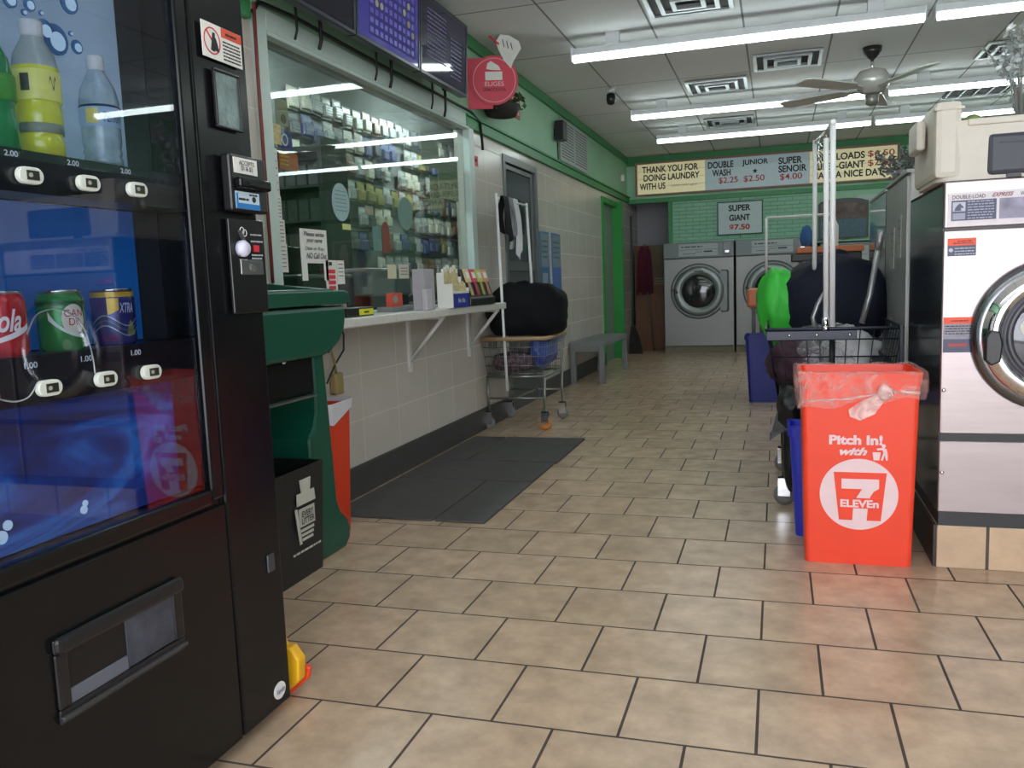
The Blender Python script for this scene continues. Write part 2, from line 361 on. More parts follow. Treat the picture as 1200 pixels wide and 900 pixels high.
lamp(1.05, 3.44, 10.6, 'ceiling light above the right end of the letter board')
lamp(-1.46, .93, 3.6, 'long ceiling light overhead, in front of all others')
lamp(1.0, 3.39, 3.6, 'added long ceiling light overhead at the right, in front of all others')  # out-of-view lamp added to brighten the ceiling
lamp(-1.46, .93, 1.0, 'added ceiling light overhead above the vending machine side')  # also added overhead for more light on the ceiling
lamp(1.0, 3.39, 1.0, 'ceiling light overhead near the shop front')
vent_m = M('vent_metal', (170, 174, 178), .35, .5); vent_d = M('vent_dark', (40, 42, 45), .7)
def vent(x, y, label, dark=False, s=.56):
    t = thing('ceiling_vent', label, 'vent', (x, y, ZC), 0, 'ceiling air vents')
    part('backing', t, vent_d, (0, s, 0, s, -.006, 0))
    bm = B()
    for i in range(3):
        d = .085*i; h = .02+.008*i; q = .03
        for (a, b_, c_, e) in ((d, s-d, d, d+q), (d, s-d, s-d-q, s-d), (d, d+q, d+q, s-d-q), (s-d-q, s-d, d+q, s-d-q)):
            box(bm, a, b_, c_, e, -h, -.004)
    if dark:
        bm.free(); bm = B()
        for k in range(5): box(bm, .02+.13*k, .035+.13*k, .02, s-.02, -.02, -.004)
        box(bm, 0, s, 0, .02, -.02, 0); box(bm, 0, s, s-.02, s, -.02, 0)
    obj('louvre', bm, vent_m, t)
vent(-.84, 5.62, 'square air vent at the top edge before the nearest long light')
vent(-.20, 7.56, 'square air vent between the nearest light and the fan')
vent(-.83, 8.27, 'square air vent left of centre, before the second long light')
vent(-.82, 10.28, 'square air vent furthest back, above the letter board')
vent(1.68, 9.72, 'dark slotted return air grille at the right above the beige tote', True, .6)
vent(1.64, 8.0, 'square air vent at the right edge beside the fan')
# hanging metal clips seen as bright strips beside the vents
# ceiling fan
t = thing('ceiling_fan', 'white ceiling fan with dark collar hanging between the strip lights', 'fan', (.74, 7.75, ZC))
bm = B(); lathe(bm, [(.02, 0), (.075, -.002), (.07, -.05), (.03, -.09), (.018, -.1)][::-1], 24); obj('collar', bm, M('fan_collar', (60, 58, 56), .3, .5), t)
bm = B(); tube(bm, [(0, 0, -.09), (0, 0, -.2)], .014); obj('down_rod', bm, chrome, t)
bm = B(); lathe(bm, [(.03, -.38), (.09, -.36), (.135, -.3), (.14, -.25), (.1, -.19), (.03, -.17)], 28); obj('motor_housing', bm, M('fan_body', (205, 205, 200), .25, .3), t)
bm = B(); lathe(bm, [(.02, -.47), (.05, -.45), (.055, -.38)], 20); obj('switch_cup', bm, M('fan_cup', (150, 150, 145), .3, .5), t)
for k in range(5):
    a = math.radians(8+72*k); bm = B()
    prism(bm, [(.12, -.02), (.2, -.03), (.24, -.065), (.75, -.075), (.79, -.05), (.79, .05), (.75, .075), (.24, .065), (.2, .03), (.12, .02)], -.335, -.325, 'XY')
    for v in bm.verts: v.co.z += v.co.y*.18
    bmesh.ops.rotate(bm, verts=bm.verts, cent=(0, 0, 0), matrix=Matrix.Rotation(a, 3, 'Z')); obj('blade', bm, M('fan_blade', (205, 208, 204), .4), t)
# dome camera hung from ceiling
t = thing('security_camera', 'small dark camera hung from the ceiling near the left wall', 'camera', (-1.52, 8.25, ZC))
bm = B(); lathe(bm, [(.03, -.04), (.045, -.03), (.045, 0)], 16); obj('mount', bm, lamp_white, t)
bm = B(); lathe(bm, [(.01, -.15), (.035, -.14), (.045, -.1), (.04, -.05), (.02, -.04)], 16); obj('camera_body', bm, black_satin, t)

# ================================================================== SIGNS ON THE BACK WALL
t = thing('letter_board_sign', 'long backlit changeable letter price board high on the back wall', 'sign', (-2.03, YB-.03, 2.335))
W_, H_ = 3.62, .49
bm = B(); frame(bm, 0, W_, 0, H_, .025, -.06, 0); obj('frame', bm, M('sign_frame', (150, 112, 96), .5), t, .003)
yel = M('sign_yellow_panel', (224, 216, 174), .4, emit=.32); wht = M('sign_white_panel', (176, 196, 204), .4, emit=.12)
for (a, b_, m_) in ((.025, 1.02, yel), (1.02, 1.49, wht), (1.49, 1.98, wht), (1.98, 2.46, wht), (2.46, W_-.025, yel)):
    o_ = part('sign_panel', t, m_, (a+.002, b_-.002, -.02, -.006, .025, H_-.025))
bm = B()
for k in range(1, 4): box(bm, .03, W_-.03, -.026, -.02, .025+.11*k, .031+.11*k)
for x in (1.02, 1.49, 1.98, 2.46): box(bm, x-.003, x+.003, -.027, -.02, .025, H_-.025)
obj('letter_track', bm, M('letter_track', (205, 205, 190), .4), t)
for s, x0, x1, z, m_ in (('THANK YOU FOR', .10, .92, .335, ink), ('DOING LAUNDRY', .12, .94, .215, ink), ('WITH US', .06, .44, .09, ink),
                         ('DOUBLE', 1.06, 1.42, .33, ink), ('WASH', 1.12, 1.38, .215, ink), ('$2.25', 1.21, 1.48, .10, red_ink),
                         ('JUNIOR', 1.54, 1.90, .325, ink), ('$2.50', 1.56, 1.85, .10, red_ink), ('SUPER', 2.04, 2.36, .32, ink), ('SENOIR', 2.04, 2.42, .205, ink), ('$4.00', 2.06, 2.36, .09, red_ink),
                         ('SPLIT-LOADS', 2.50, 3.18, .32, ink), ('$6.50', 3.22, 3.56, .32, red_ink), ('SUPER-GIANT', 2.50, 3.18, .195, ink), ('$7.50', 3.22, 3.56, .195, red_ink), ('HAVE A NICE DAY', 2.50, 3.42, .075, ink)):
    text('lettering', s, m_, t, x0, x1, z, z+.096, -.027, bold=.026 if m_ is ink else .008)
text('lettering', 'please come again', M('thin_ink', (110, 112, 110), .6), t, .52, .9, .11, .145, -.027, shear=.4)
bm = B(); st = []
for k in range(10): rr = .04 if k % 2 == 0 else .017; st.append((1.72+rr*math.sin(PI*k/5), .255+rr*math.cos(PI*k/5)))
prism(bm, st, -.027, -.030, 'XZ'); obj('star', bm, ink, t)

t = thing('price_sign', 'small framed SUPER GIANT price sign hung over the back washers', 'sign', (-.845, YB-.005, 1.70))
bm = B(); frame(bm, 0, .64, 0, .48, .014, -.035, 0); obj('frame', bm, M('dark_green_frame', (38, 96, 72), .5), t, .002)
part('sign_panel', t, M('price_panel', (196, 214, 216), .5), (.014, .626, -.02, 0, .014, .466))
text('lettering', 'SUPER', ink, t, .16, .47, .34, .43, -.022, bold=.03); text('lettering', 'GIANT', ink, t, .17, .46, .20, .29, -.022, bold=.03); text('lettering', '$7.50', red_ink, t, .17, .46, .06, .15, -.022, bold=.03)
bm = B(); tube(bm, [(.32, -.01, .47), (.32, -.006, .53)], .004); tube(bm, [(.32, -.01, .01), (.32, -.006, -.05)], .004); obj('hanger_wire', bm, black_satin, t)

# framed poster (sofa scene) right of it
t = thing('framed_poster', 'arched dark framed poster of a blue cushion, on the back wall', 'poster', (.55, YB-.01, 1.56))
pr = [(0, 0), (.66, .02), (.66, .52)]+[(.33+.33*math.cos(PI*k/8), .50+.07*math.sin(PI*k/8)) for k in range(0, 9)][1:]
bm = B(); prism(bm, pr, -.03, 0, 'XZ'); obj('frame', bm, black_satin, t)
bm = B(); box(bm, .03, .63, -.036, -.03, .03, .28); obj('blue_print', bm, M('teal_print', (52, 92, 108), .4, noise_amt=.5, nscale=25, stretch=(3, 1, .6)), t)
bm = B(); box(bm, .03, .63, -.036, -.03, .29, .5); obj('dark_print', bm, M('brown_print', (96, 78, 70), .5, noise_amt=.6, nscale=12), t)
t = tag(obj('notice_card', (lambda b_: (box(b_, 0, .28, -.015, 0, 0, .16), b_)[1])(B()), M('pale_card', (190, 210, 205), .6), loc=(1.06, YB-.005, 2.0)), 'pale card on the back wall above the arched poster', 'card')

# ================================================================== BACK WASHERS
def text_on(*a, **k): return text(*a, **k)
grey_steel = M('grey_washer_steel', (128, 130, 128), .38, .75, noise_amt=.05, nscale=2)
strip_m = M('washer_top_strip', (120, 128, 130), .45, .3)
panel_l = M('washer_label', (170, 178, 180), .45); ring_m = M('washer_ring', (112, 120, 120), .35, .4)
dk_glass = M('dark_washer_glass', (30, 36, 38), .1, coat=.5)
def big_washer(x, y, label, W_=1.0):
    t = thing('front_load_washer', label, 'washing machine', (x, y, 0), 0, 'large steel washers built into the back wall')
    part('plinth', t, M('plinth_tile', (120, 112, 98), .5), (.0, W_, .02, .5, 0, .1))
    part('body', t, grey_steel, (0, W_, 0, .5, .1, 1.38), bev=.008)
    part('top_strip', t, strip_m, (0, W_, -.012, .5, 1.385, 1.61), bev=.006)
    lb = part('control_label', t, panel_l, (.22, .78, -.016, -.012, 1.41, 1.585))
    bm = B(); box(bm, .22, .78, -.018, -.016, 1.50, 1.504)
    scribble(bm, .26, .56, 1.535, -.016, .028, seed=1); scribble(bm, .28, .46, 1.44, -.016, .014, seed=2); box(bm, .58, .7, -.019, -.016, 1.46, 1.482); scribble(bm, .46, .56, 1.465, -.016, .012, seed=3)
    obj('print', bm, M('label_print', (60, 62, 74), .5), lb)
    cb = part('coin_slot', t, M('coin_steel', (92, 96, 98), .3, .6), (.85, .96, -.022, -.012, 1.42, 1.59), bev=.004)
    part('coin_tray', cb, chrome, (.875, .935, -.034, -.02, 1.44, 1.475), bev=.003)
    # door bezel with hinge block
    bm = B(); a0 = []
    for k in range(40):
        a = math.radians(38+k*(284)/39); a0.append((.5+.405*math.cos(a), .9+.405*math.sin(a)))
    out = [(.91, 1.20), (.82, 1.20)]+a0+[(.82, .59), (.91, .59), (.93, .62), (.93, 1.17)]
    prism(bm, out, -.004, -.010, 'XZ'); obj('door_seal', bm, M('bezel_dark', (40, 44, 44), .4), t)
    bm = B(); out2 = [(.5+(u-.5)*.955, .9+(v-.9)*.955) for u, v in out]; prism(bm, out2, -.01, -.03, 'XZ'); dr = obj('door', bm, ring_m, t, .006)
    bm = B(); lathe(bm, [(.36, 0), (.36, .012), (.33, .03), (.25, .03), (.235, .012)], 48, (.5, -.028, .9), 'Y', cap=False); obj('door_ring', bm, M('ring_bright', (134, 142, 142), .3, .5), dr)
    bm = B(); lathe(bm, [(.25, 0), (.24, .02), (.18, .036), (.08, .045), (.001, .047)], 40, (.5, -.025, .9), 'Y', cap=False); obj('door_glass', bm, dk_glass, dr)
    bm = B(); prism(bm, [(.12, .9), (.16, .94), (.18, .87), (.22, .89), (.19, .92), (.14, .955)], -.05, -.065, 'XZ'); obj('handle', bm, black_satin, dr)
    bm = B(); box(bm, .44, .57, -.064, -.058, 1.175, 1.2); obj('badge', bm, M('badge_grey', (80, 84, 84), .4), dr)
    return t
w1 = big_washer(-1.6, 12.63, 'left of the two large steel washers in the back wall')
dup(w1, (-.575, 12.63, 0), label='right of the two large steel washers, half hidden by a green bag')
# third: a lower machine with twin dials
t = thing('front_load_washer', 'smaller washer with two dials behind the navy bag, right end of the back wall', 'washing machine', (.56, 12.6, 0))
part('body', t, grey_steel, (0, .86, 0, .5, 0, 1.12), bev=.008); part('top_strip', t, strip_m, (0, .86, -.05, .5, 1.13, 1.5), bev=.01)
part('control_label', t, panel_l, (.06, .62, -.056, -.05, 1.17, 1.45))
bm = B(); scribble(bm, .1, .55, 1.38, -.056, .03, seed=4); box(bm, .08, .6, -.059, -.056, 1.33, 1.335); obj('print', bm, M('label_print', (60, 62, 74)), t)
for q in (.36, .5):
    bm = B(); lathe(bm, [(.028, 0), (.026, .03), (.001, .031)], 18, (q, -.056, 1.22), 'Y'); obj('dial', bm, black_satin, t)
bm = B(); lathe(bm, [(.3, 0), (.3, .03), (.26, .05), (.2, .05), (.19, .02)], 40, (.43, 0, .72), 'Y', cap=False); obj('door_ring', bm, ring_m, t)
bm = B(); lathe(bm, [(.2, 0), (.19, .03), (.001, .045)], 32, (.43, 0, .72), 'Y', cap=False); obj('door_glass', bm, dk_glass, t)

# mop and broom in the back corner
t = thing('string_mop', 'maroon cloth mop head hung upside down against the wooden door', 'mop', (-1.95, 13.1, 0))
bm = B()
for k in range(26):
    a = random.uniform(-.09, .09); b_ = random.uniform(-.05, .05)
    tube(bm, [(a*.5, b_*.5, 1.6), (a, b_, 1.5), (a*1.25, b_, 1.2), (a*1.1+random.uniform(-.03, .03), b_, random.uniform(.85, .98))], .017, 6)
obj('mop_strings', bm, M('maroon_cloth', (92, 30, 52), .9, bump=.3), t)
bm = B(); tube(bm, [(0, .0, 1.63), (0, .02, 1.55)], .03, 10); tube(bm, [(.0, .05, 1.55), (.12, .03, .0)], .012, 8); obj('handle', bm, M('grey_handle', (96, 100, 96), .5), t)
t = thing('broom', 'broom standing bristles down in the far left corner by the mop', 'broom', (-2.07, 12.6, 0))
bm = B(); tube(bm, [(0, 0, .4), (-.02, .15, 2.05)], .014, 8); obj('handle', bm, M('dark_green_handle', (52, 74, 66), .5), t)
bm = B(); prism(bm, [(-.06, 0), (.14, 0), (.1, .22), (.02, .42), (-.02, .42), (-.05, .22)], -.04, .04, 'XZ'); obj('bristles', bm, M('dark_bristles', (44, 44, 40), .9, bump=.8, bscale=200), t)

# ================================================================== LEFT WALL ITEMS (local x runs away from the viewer)
RW = PI/2
# counter shelf and brackets
shelf_m = M('white_laminate_shelf', (206, 205, 200), .35, noise_amt=.06, nscale=40)
t = thing('counter_shelf', 'white laminate shelf running below the office window on two brackets', 'shelf', (XL, 3.30, .93), RW)
part('shelf_board', t, shelf_m, (0, 2.62, -.27, 0, 0, .045), bev=.006)
for bx in (1.45, 2.5):
    bm = B(); box(bm, bx-.015, bx+.015, -.25, 0, -.018, 0); box(bm, bx-.015, bx+.015, -.018, 0, -.34, 0)
    tube(bm, [(bx, -.235, -.015), (bx, -.01, -.27)], .013, 6); obj('bracket', bm, M('white_bracket', (200, 200, 196), .4), t)

# things standing on the shelf / stuck to glass
SZ = .976
def onshelf(name, label, cat, y, d=.10, rz=RW, z=SZ, x=None): return thing(name, label, cat, (x if x is not None else XL+d, y, z), rz)
t = onshelf('candy_display', 'white stepped cardboard display of cream sachets with a blue band, on the shelf', 'display box', 4.80, .19)
card = M('white_card', (226, 226, 220), .6)
bm = B(); prism(bm, [(-.10, 0), (.0, 0), (.0, .215), (-.045, .215), (-.045, .145), (-.10, .145)], 0, .012, 'YZ'); obj('side_panel', bm, card, t)
bm = B(); prism(bm, [(-.10, 0), (.0, 0), (.0, .19), (-.05, .19), (-.05, .12), (-.10, .12)], .278, .29, 'YZ'); obj('side_panel', bm, card, t)
part('back_panel', t, card, (.012, .278, -.010, 0, 0, .20)); part('step_panel', t, card, (.012, .278, -.052, -.046, 0, .13))
f_ = part('front_band', t, M('blue_band', (34, 52, 150), .35), (.012, .29, -.10, -.094, .0, .085)); part('front_lip', t, card, (.012, .278, -.0995, -.094, .085, .10))
text('lettering', 'Bic Bic', M('pale_letter', (215, 225, 240)), f_, .09, .21, .03, .055, -.101, bold=.01)
for k in range(7):
    x = .018+.037*k
    part('sachet', t, M('cream_sachet', (208, 196, 150), .5, noise_amt=.25, nscale=60), (x, x+.032, -.085, -.075, .08, .150+.01*(k % 2)), (x, x+.032, -.035, -.025, .1, .22+.012*(k % 3)))
    part('sachet_clip', t, card, (x+.006, x+.026, -.038, -.022, .212+.012*(k % 3), .238+.012*(k % 3)))
t = onshelf('lighter_display', 'black leaning display rack of bright topped sticks at the shelf end', 'display box', 5.12, .19)
bm = B(); prism(bm, [(-.10, 0), (0, 0), (0, .235), (-.03, .24), (-.085, .05), (-.10, .05)], 0, .5, 'YZ'); obj('rack', bm, black_satin, t, .006)
for k, (c_, nm) in enumerate((((222, 200, 150), 'cream'), ((205, 62, 88), 'pink'), ((196, 200, 96), 'lime'), ((214, 150, 110), 'peach'))):
    x = .03+.115*k
    bm = B(); prism(bm, [(-.068, .155), (-.058, .152), (-.034, .235), (-.044, .238)], x, x+.085, 'YZ'); obj('stick_head', bm, M(nm+'_card', c_, .5), t)
    bm = B(); prism(bm, [(-.094, .07), (-.084, .067), (-.058, .155), (-.068, .158)], x+.025, x+.05, 'YZ'); obj('stick', bm, M('stick_'+nm, tuple(int(v*.8) for v in c_), .5), t)
    bm = B(); prism(bm, [(-.066, .18), (-.062, .179), (-.050, .218), (-.054, .219)], x+.012, x+.065, 'YZ'); obj('stick_label', bm, white_p, t)
t = onshelf('cardboard_tower', 'tall pale grey dispenser box standing left of the stepped display', 'dispenser', 4.46, .18)
part('body', t, M('grey_card', (168, 166, 172), .6, noise_amt=.05), (0, .15, -.075, 0, 0, .235), bev=.003); part('front_tray', t, M('grey_card_light', (184, 182, 188), .6), (-.01, .07, -.09, -.06, 0, .12), bev=.003)
t = onshelf('yellow_tray_box', 'black box with yellow front strip on the near shelf end', 'box', 3.70, .15)
part('box_base', t, black_satin, (-.08, .2, -.06, .06, 0, .045), bev=.004); part('yellow_label', t, M('yellow_label', (214, 208, 40), .5), (.04, .19, -.062, -.0605, .006, .036)); part('label_print', t, ink, (.09, .14, -.0635, -.062, .016, .024))
# flat grey tray
tag(obj('flat_tray', (lambda b_: (box(b_, 0, .55, -.10, 0, 0, .028), b_)[1])(B()), M('grey_tray', (126, 130, 130), .5), loc=(XL+.02, 4.32, SZ)), 'low grey tray flat on the shelf inside edge', 'tray'); bpy.data.objects['flat_tray'].rotation_euler = (0, 0, RW)
t = onshelf('small_packet_box', 'orange red packet box on the shelf left of the grey dispenser', 'box', 4.36, .06)
part('carton', t, M('orange_red_carton', (208, 84, 62), .5, noise_amt=.1, nscale=60), (0, .13, -.04, 0, 0, .105)); bm = B(); disc(bm, .03, .07, .022, -.041, sx=1.4); obj('grey_patch', bm, M('patch_grey', (140, 150, 150)), t)

# signs and papers stuck on the glass (room side)
GX = XL-.012
def poster(name, label, cat, y0, y1, z0, z1, mat, x=GX, th=.003, group=None):
    t = thing(name, label, cat, (x, y0, z0), RW, group)
    part('sheet', t, mat, (0, y1-y0, -th, 0, 0, z1-z0)); return t
t = thing('handwritten_sign', 'white handwritten notice taped to the glass, cut away at its foot', 'sign', (GX, 3.605, 1.16), RW)
bm = B(); box(bm, 0, .25, -.003, 0, .085, .25); box(bm, 0, .05, -.003, 0, 0, .085); box(bm, .21, .25, -.003, 0, 0, .085); obj('sheet', bm, paper, t)
for k, (s, a, b_) in enumerate((('Please write', .03, .22), ('your name', .05, .2), ('Date or Key.', .035, .215), ('NO Call Out', .045, .235))):
    z = .215-.036*k; text('handwriting', s, ink, t, a, b_, z, z+.022+.006*(k == 3), -.003, bold=.01, shear=.25)
t = poster('price_strip', 'narrow notice strip with stacked red boxes hung on the glass', 'notice', 3.83, 3.94, 1.07, 1.262, paper)
bm = B()
for k in range(4): box(bm, .02, .09, -.005, -.003, .155-.028*k-.03, .175-.028*k-.03)
obj('red_box', bm, M('bright_red', (214, 50, 66), .5), t)
bm = B(); box(bm, .03, .06, -.005, -.003, .165, .183); obj('dark_mark', bm, ink, t)
t = poster('paper_notice', 'white paper notice right of the red boxed strip', 'notice', 3.945, 4.02, 1.14, 1.262, paper)
bm = B(); [scribble(bm, .012, .06, .1-.02*k, -.003, .008, seed=k) for k in range(4)]; obj('print', bm, M('grey_print', (90, 92, 96)), t)
t = poster('paper_notice', 'small cream note on the glass over the orange packet', 'notice', 4.545, 4.66, 1.165, 1.247, M('cream_paper', (208, 202, 172), .8))
t = poster('paper_notice', 'small lined note on the glass over the grey dispenser', 'notice', 4.70, 4.84, 1.165, 1.25, M('warm_paper', (206, 198, 184), .8))
bm = B(); [scribble(bm, .02, .12, .06-.018*k, -.003, .007, seed=k) for k in range(3)]; obj('print', bm, M('grey_print', (90, 92, 96)), t)
# column of pasted notes left edge
for k, (z0, z1, a, b_, lb) in enumerate(((1.53, 1.76, 3.39, 3.455, 'topmost long white note with curled edge at the left of the glass'), (1.43, 1.545, 3.395, 3.46, 'second white note down the left edge of the glass'), (1.32, 1.44, 3.39, 3.475, 'third white note down the left edge of the glass, torn foot'), (1.20, 1.33, 3.395, 3.48, 'lowest white note down the left edge of the glass'))):
    t = poster('pasted_note', lb, 'note', a, b_, z0, z1, M('note_paper', (206, 204, 198), .8), x=GX+.001*k)
    bm = B(); [scribble(bm, .01, (b_-a)*.85, (z1-z0)*(.88-.14*q), -.003, .007, seed=k*9+q) for q in range(6)]; obj('print', bm, M('grey_print', (90, 92, 96)), t)
# ovals stuck on glass
ov = M('pale_teal_sticker', (150, 178, 180), .6)
t = thing('oval_sticker', 'pale oval sticker with wavy lines on the glass, left of the other oval', 'sticker', (GX, 4.03, 1.565), RW)
bm = B(); disc(bm, 0, 0, .098, 0, sx=.95); obj('sticker_disc', bm, ov, t)
bm = B(); [scribble(bm, -.06, .06, .055-.02*q, -.0016, .005, seed=q) for q in range(6)]; obj('print', bm, M('teal_print2', (96, 124, 124)), t)
t = thing('oval_sticker', 'darker teal oval sticker on the glass, right of the printed oval', 'sticker', (GX, 4.84, 1.56), RW)
bm = B(); disc(bm, 0, 0, .10, 0, sx=1.1); obj('sticker_disc', bm, M('teal_sticker', (104, 138, 128), .6), t)
tag(obj('sticky_tag', (lambda b_: (box(b_, 0, .09, -.003, 0, 0, .03), b_)[1])(B()), M('lime_tag', (196, 206, 130), .6), loc=(GX, 4.03, 1.425)), 'lime yellow tag under the printed oval on the glass', 'tag'); bpy.data.objects['sticky_tag'].rotation_euler = (0, 0, RW)
# coloured stickers at upper left of the glass
t = poster('beige_sticker', 'beige card with a dark emblem, top of the card column inside the glass', 'card', 3.50, 3.60, 1.88, 2.0, M('beige_card', (176, 166, 142), .6), x=GX-.02)
bm = B(); disc(bm, .06, .03, .022, -.003); obj('emblem', bm, M('brown_ink', (90, 76, 60)), t)
t = poster('yellow_card', 'pale yellow patterned card at the left edge, under the beige card', 'card', 3.40, 3.50, 1.78, 1.87, M('faded_yellow', (184, 172, 124), .6, noise_amt=.25, nscale=60))
t = poster('purple_sticker', 'purple card with white ring emblem inside the glass', 'card', 3.50, 3.62, 1.775, 1.855, M('purple_card', (62, 46, 150), .5), x=GX-.018)
bm = B(); lathe(bm, [(.028, 0), (.028, .002), (.02, .002), (.02, 0)], 20, (.055, -.003, .04), 'Y', cap=False); obj('ring', bm, white_p, t)
t = poster('orange_sticker', 'orange card with yellow print under the purple card', 'card', 3.50, 3.66, 1.68, 1.76, M('orange_card', (196, 102, 44), .5), x=GX-.018)
bm = B(); [scribble(bm, .01, .08, .055-.018*q, -.003, .01, seed=q) for q in range(3)]; obj('print', bm, M('yellow_print', (210, 190, 90)), t)
# papers at right of pane
for k, (a, b_, z0, z1, lb) in enumerate(((5.20, 5.50, 1.90, 2.12, 'upper left sheet of the pale papers at the glass right end'), (5.52, 5.90, 1.72, 2.0, 'large pale sheet with faint print at the glass right end'), (5.42, 5.62, 1.62, 1.86, 'small pale sheet left of the large printed sheet'))):
    t = poster('pale_sheet', lb, 'paper', a, b_, z0, z1, M('pale_sheet', (150, 156, 142), .8, noise_amt=.06), x=GX-.03-.02*k)
    bm = B(); [scribble(bm, .03, (b_-a)*.9, (z1-z0)*(.85-.12*q), -.003, .008, seed=k*5+q) for q in range(6)]; obj('print', bm, M('faint_print', (122, 130, 118)), t)
t = poster('thermometer', 'red rounded price bottle card hung inside the glass', 'card', 4.62, 4.72, 1.32, 1.46, M('pink_red_card', (186, 50, 62), .5), x=GX-.06)
bm = B(); disc(bm, .05, .14, .045, 0, sx=1); obj('round_top', bm, M('pink_red_card', (186, 50, 62)), t)
t = poster('pale_card', 'pale blue card left of the red rounded card inside the glass', 'card', 4.50, 4.61, 1.33, 1.47, M('pale_blue_card', (130, 160, 164), .6), x=GX-.06)
t = poster('pink_card', 'small pink note inside the glass between the two ovals', 'note', 4.40, 4.50, 1.53, 1.58, M('pink_note', (196, 160, 154), .6), x=GX-.05)
# office interior: monitor-like printer, counter, added strip lamps, posts
tag(part('office_counter', None, M('dark_counter', (34, 37, 38), .5), (-2.75, -2.3, 3.3, 6.6, 0, 1.0)), 'dark counter running inside the office behind the glass', 'counter')
t = thing('receipt_printer', 'wide grey printer on the dark office counter', 'printer', (-2.42, 4.75, 1.0), RW)
part('casing', t, M('printer_grey', (112, 114, 116), .5), (0, .62, -.02, .28, .06, .24), bev=.02); part('stand', t, black_satin, (.02, .6, 0, .28, 0, .06))
t = thing('cash_register', 'black cash register behind the handwritten sign in the office', 'cash register', (-2.45, 3.95, 1.0), RW)
part('casing', t, black_satin, (0, .6, -.05, .3, 0, .2), bev=.02); part('screen', t, black_gloss, (.15, .5, .1, .14, .2, .36), bev=.01); part('display_strip', t, M('pale_display', (150, 160, 160), .4), (.3, .42, -.056, -.05, .14, .155), (.3, .42, -.056, -.05, .17, .18))
for k, (y, lb) in enumerate(((3.72, 'left roll of tape on the counter behind the kiosk lid'), (3.80, 'right roll of tape on the counter behind the kiosk lid'))):
    bm = B(); lathe(bm, [(.045, -.02), (.045, .02), (.022, .02), (.022, -.02), (.045, -.02)], 24, (0, 0, .046), 'Y', cap=False)
    o_ = tag(obj('tape_roll', bm, M('tape_beige', (170, 160, 150), .4), loc=(XL+.06, y, SZ)), lb, 'tape roll'); o_.rotation_euler = (0, 0, RW-.3)
# racks of blister packs on the office back wall
pack_cols = [((150, 150, 148), (186, 186, 184), 'grey'), ((70, 72, 74), (120, 120, 122), 'dark'), ((186, 180, 166), (206, 202, 190), 'cream'), ((120, 92, 78), (150, 120, 100), 'brown'), ((66, 72, 116), (120, 124, 150), 'blue'), ((138, 130, 84), (160, 154, 110), 'yellowish')]
protos = []
for (c1, c2, nm) in pack_cols:
    bm = B(); box(bm, 0, .14, -.004, 0, 0, .165, 0); box(bm, .015, .125, -.03, -.004, .015, .1, 1, .006); box(bm, .015, .125, -.006, -.004, .12, .15, 1)
    for q in range(4): box(bm, .025, .115, -.033, -.03, .022+.019*q, .031+.019*q, 0)
    me = bpy.data.meshes.new('blister_pack'); bmesh.ops.recalc_face_normals(bm, faces=bm.faces); bm.to_mesh(me); bm.free()
    me.materials.append(M('pack_card_'+nm, c1, .5, noise_amt=.2, nscale=40)); me.materials.append(M('pack_blister_'+nm, c2, .2, noise_amt=.25, nscale=60)); protos.append((me, nm))
rowz = [2.60, 2.40, 2.20, 2.0, 1.80, 1.60, 1.40, 1.20]
rownm = ['top', 'second', 'third', 'fourth', 'fifth', 'sixth', 'seventh', 'lowest']
for r_i, z in enumerate(rowz):
    for c_i in range(23):
        y = 5.5+.165*c_i
        if random.random() < .08 or (c_i < 3 and r_i > 3) or (r_i > 5 and c_i < 8): continue
        me, nm = random.choice(protos if r_i % 2 else protos[:4]+protos[:1])
        o_ = bpy.data.objects.new('blister_pack', me); C.objects.link(o_); o_.location = (-3.36, y+random.uniform(-.01, .01), z-.165+random.uniform(-.015, .015)); o_.rotation_euler = (0, random.uniform(-.05, .05), RW)
        tag(o_, '%s blister pack hung in the %s row on the office back wall' % (nm, rownm[r_i]), 'blister pack', '%s packs in the %s row' % (nm, rownm[r_i]))
for k, z in enumerate((1.22, 1.62, 2.02)):
    t = thing('wall_rail', '%s display rail fixed along the office back wall' % ('lowest', 'middle', 'topmost')[k], 'rail', (-3.4, 5.4, z), RW)
    part('rail_bar', t, M('rail_grey', (150, 150, 150), .4, .5), (0, 3.7, -.02, 0, -.02, 0))
# nearer rack inside the left end of the window
t = thing('cigarette_shelf', 'dark shelf unit of packets standing inside the office left end', 'shelf unit', (-3.3, 4.95, 0), RW*0)
part('carcass', t, M('dark_carcass', (46, 52, 48), .6), (0, .5, .3, .34, .9, 2.1), (0, .03, 0, .3, .9, 2.1), (.47, .5, 0, .3, .9, 2.1))
for k in range(6): part('shelf_board', t, M('dark_shelf', (60, 64, 62), .5), (.03, .47, 0, .3, .9+.22*k, .915+.22*k))
for k in range(5):
    bm = B()
    for q in range(5): box(bm, .04+.085*q, .11+.085*q, .03, .25, .917+.22*k, 1.05+.22*k)
    obj('packet_row', bm, M('packet_row%d' % k, ((80, 84, 88), (60, 62, 70), (92, 86, 80), (66, 74, 70), (84, 84, 84))[k], .4, noise_amt=.3, nscale=30), t)
for oy, ol in ((4.2, 'added unseen strip light on the office ceiling nearer the shop front'), (6.9, 'added unseen strip light on the office ceiling further back')):  # unseen strips added above the window to light the office packs
  t = thing('added_office_light', ol, 'light', (-2.9, oy, 2.79))
  part('housing', t, lamp_white, (-.06, .06, 0, 1.2, -.04, 0)); part('diffuser', t, glow('added_office_tube', (230, 240, 245), OFFICE_FILL), (-.045, .045, .02, 1.18, -.08, -.04))
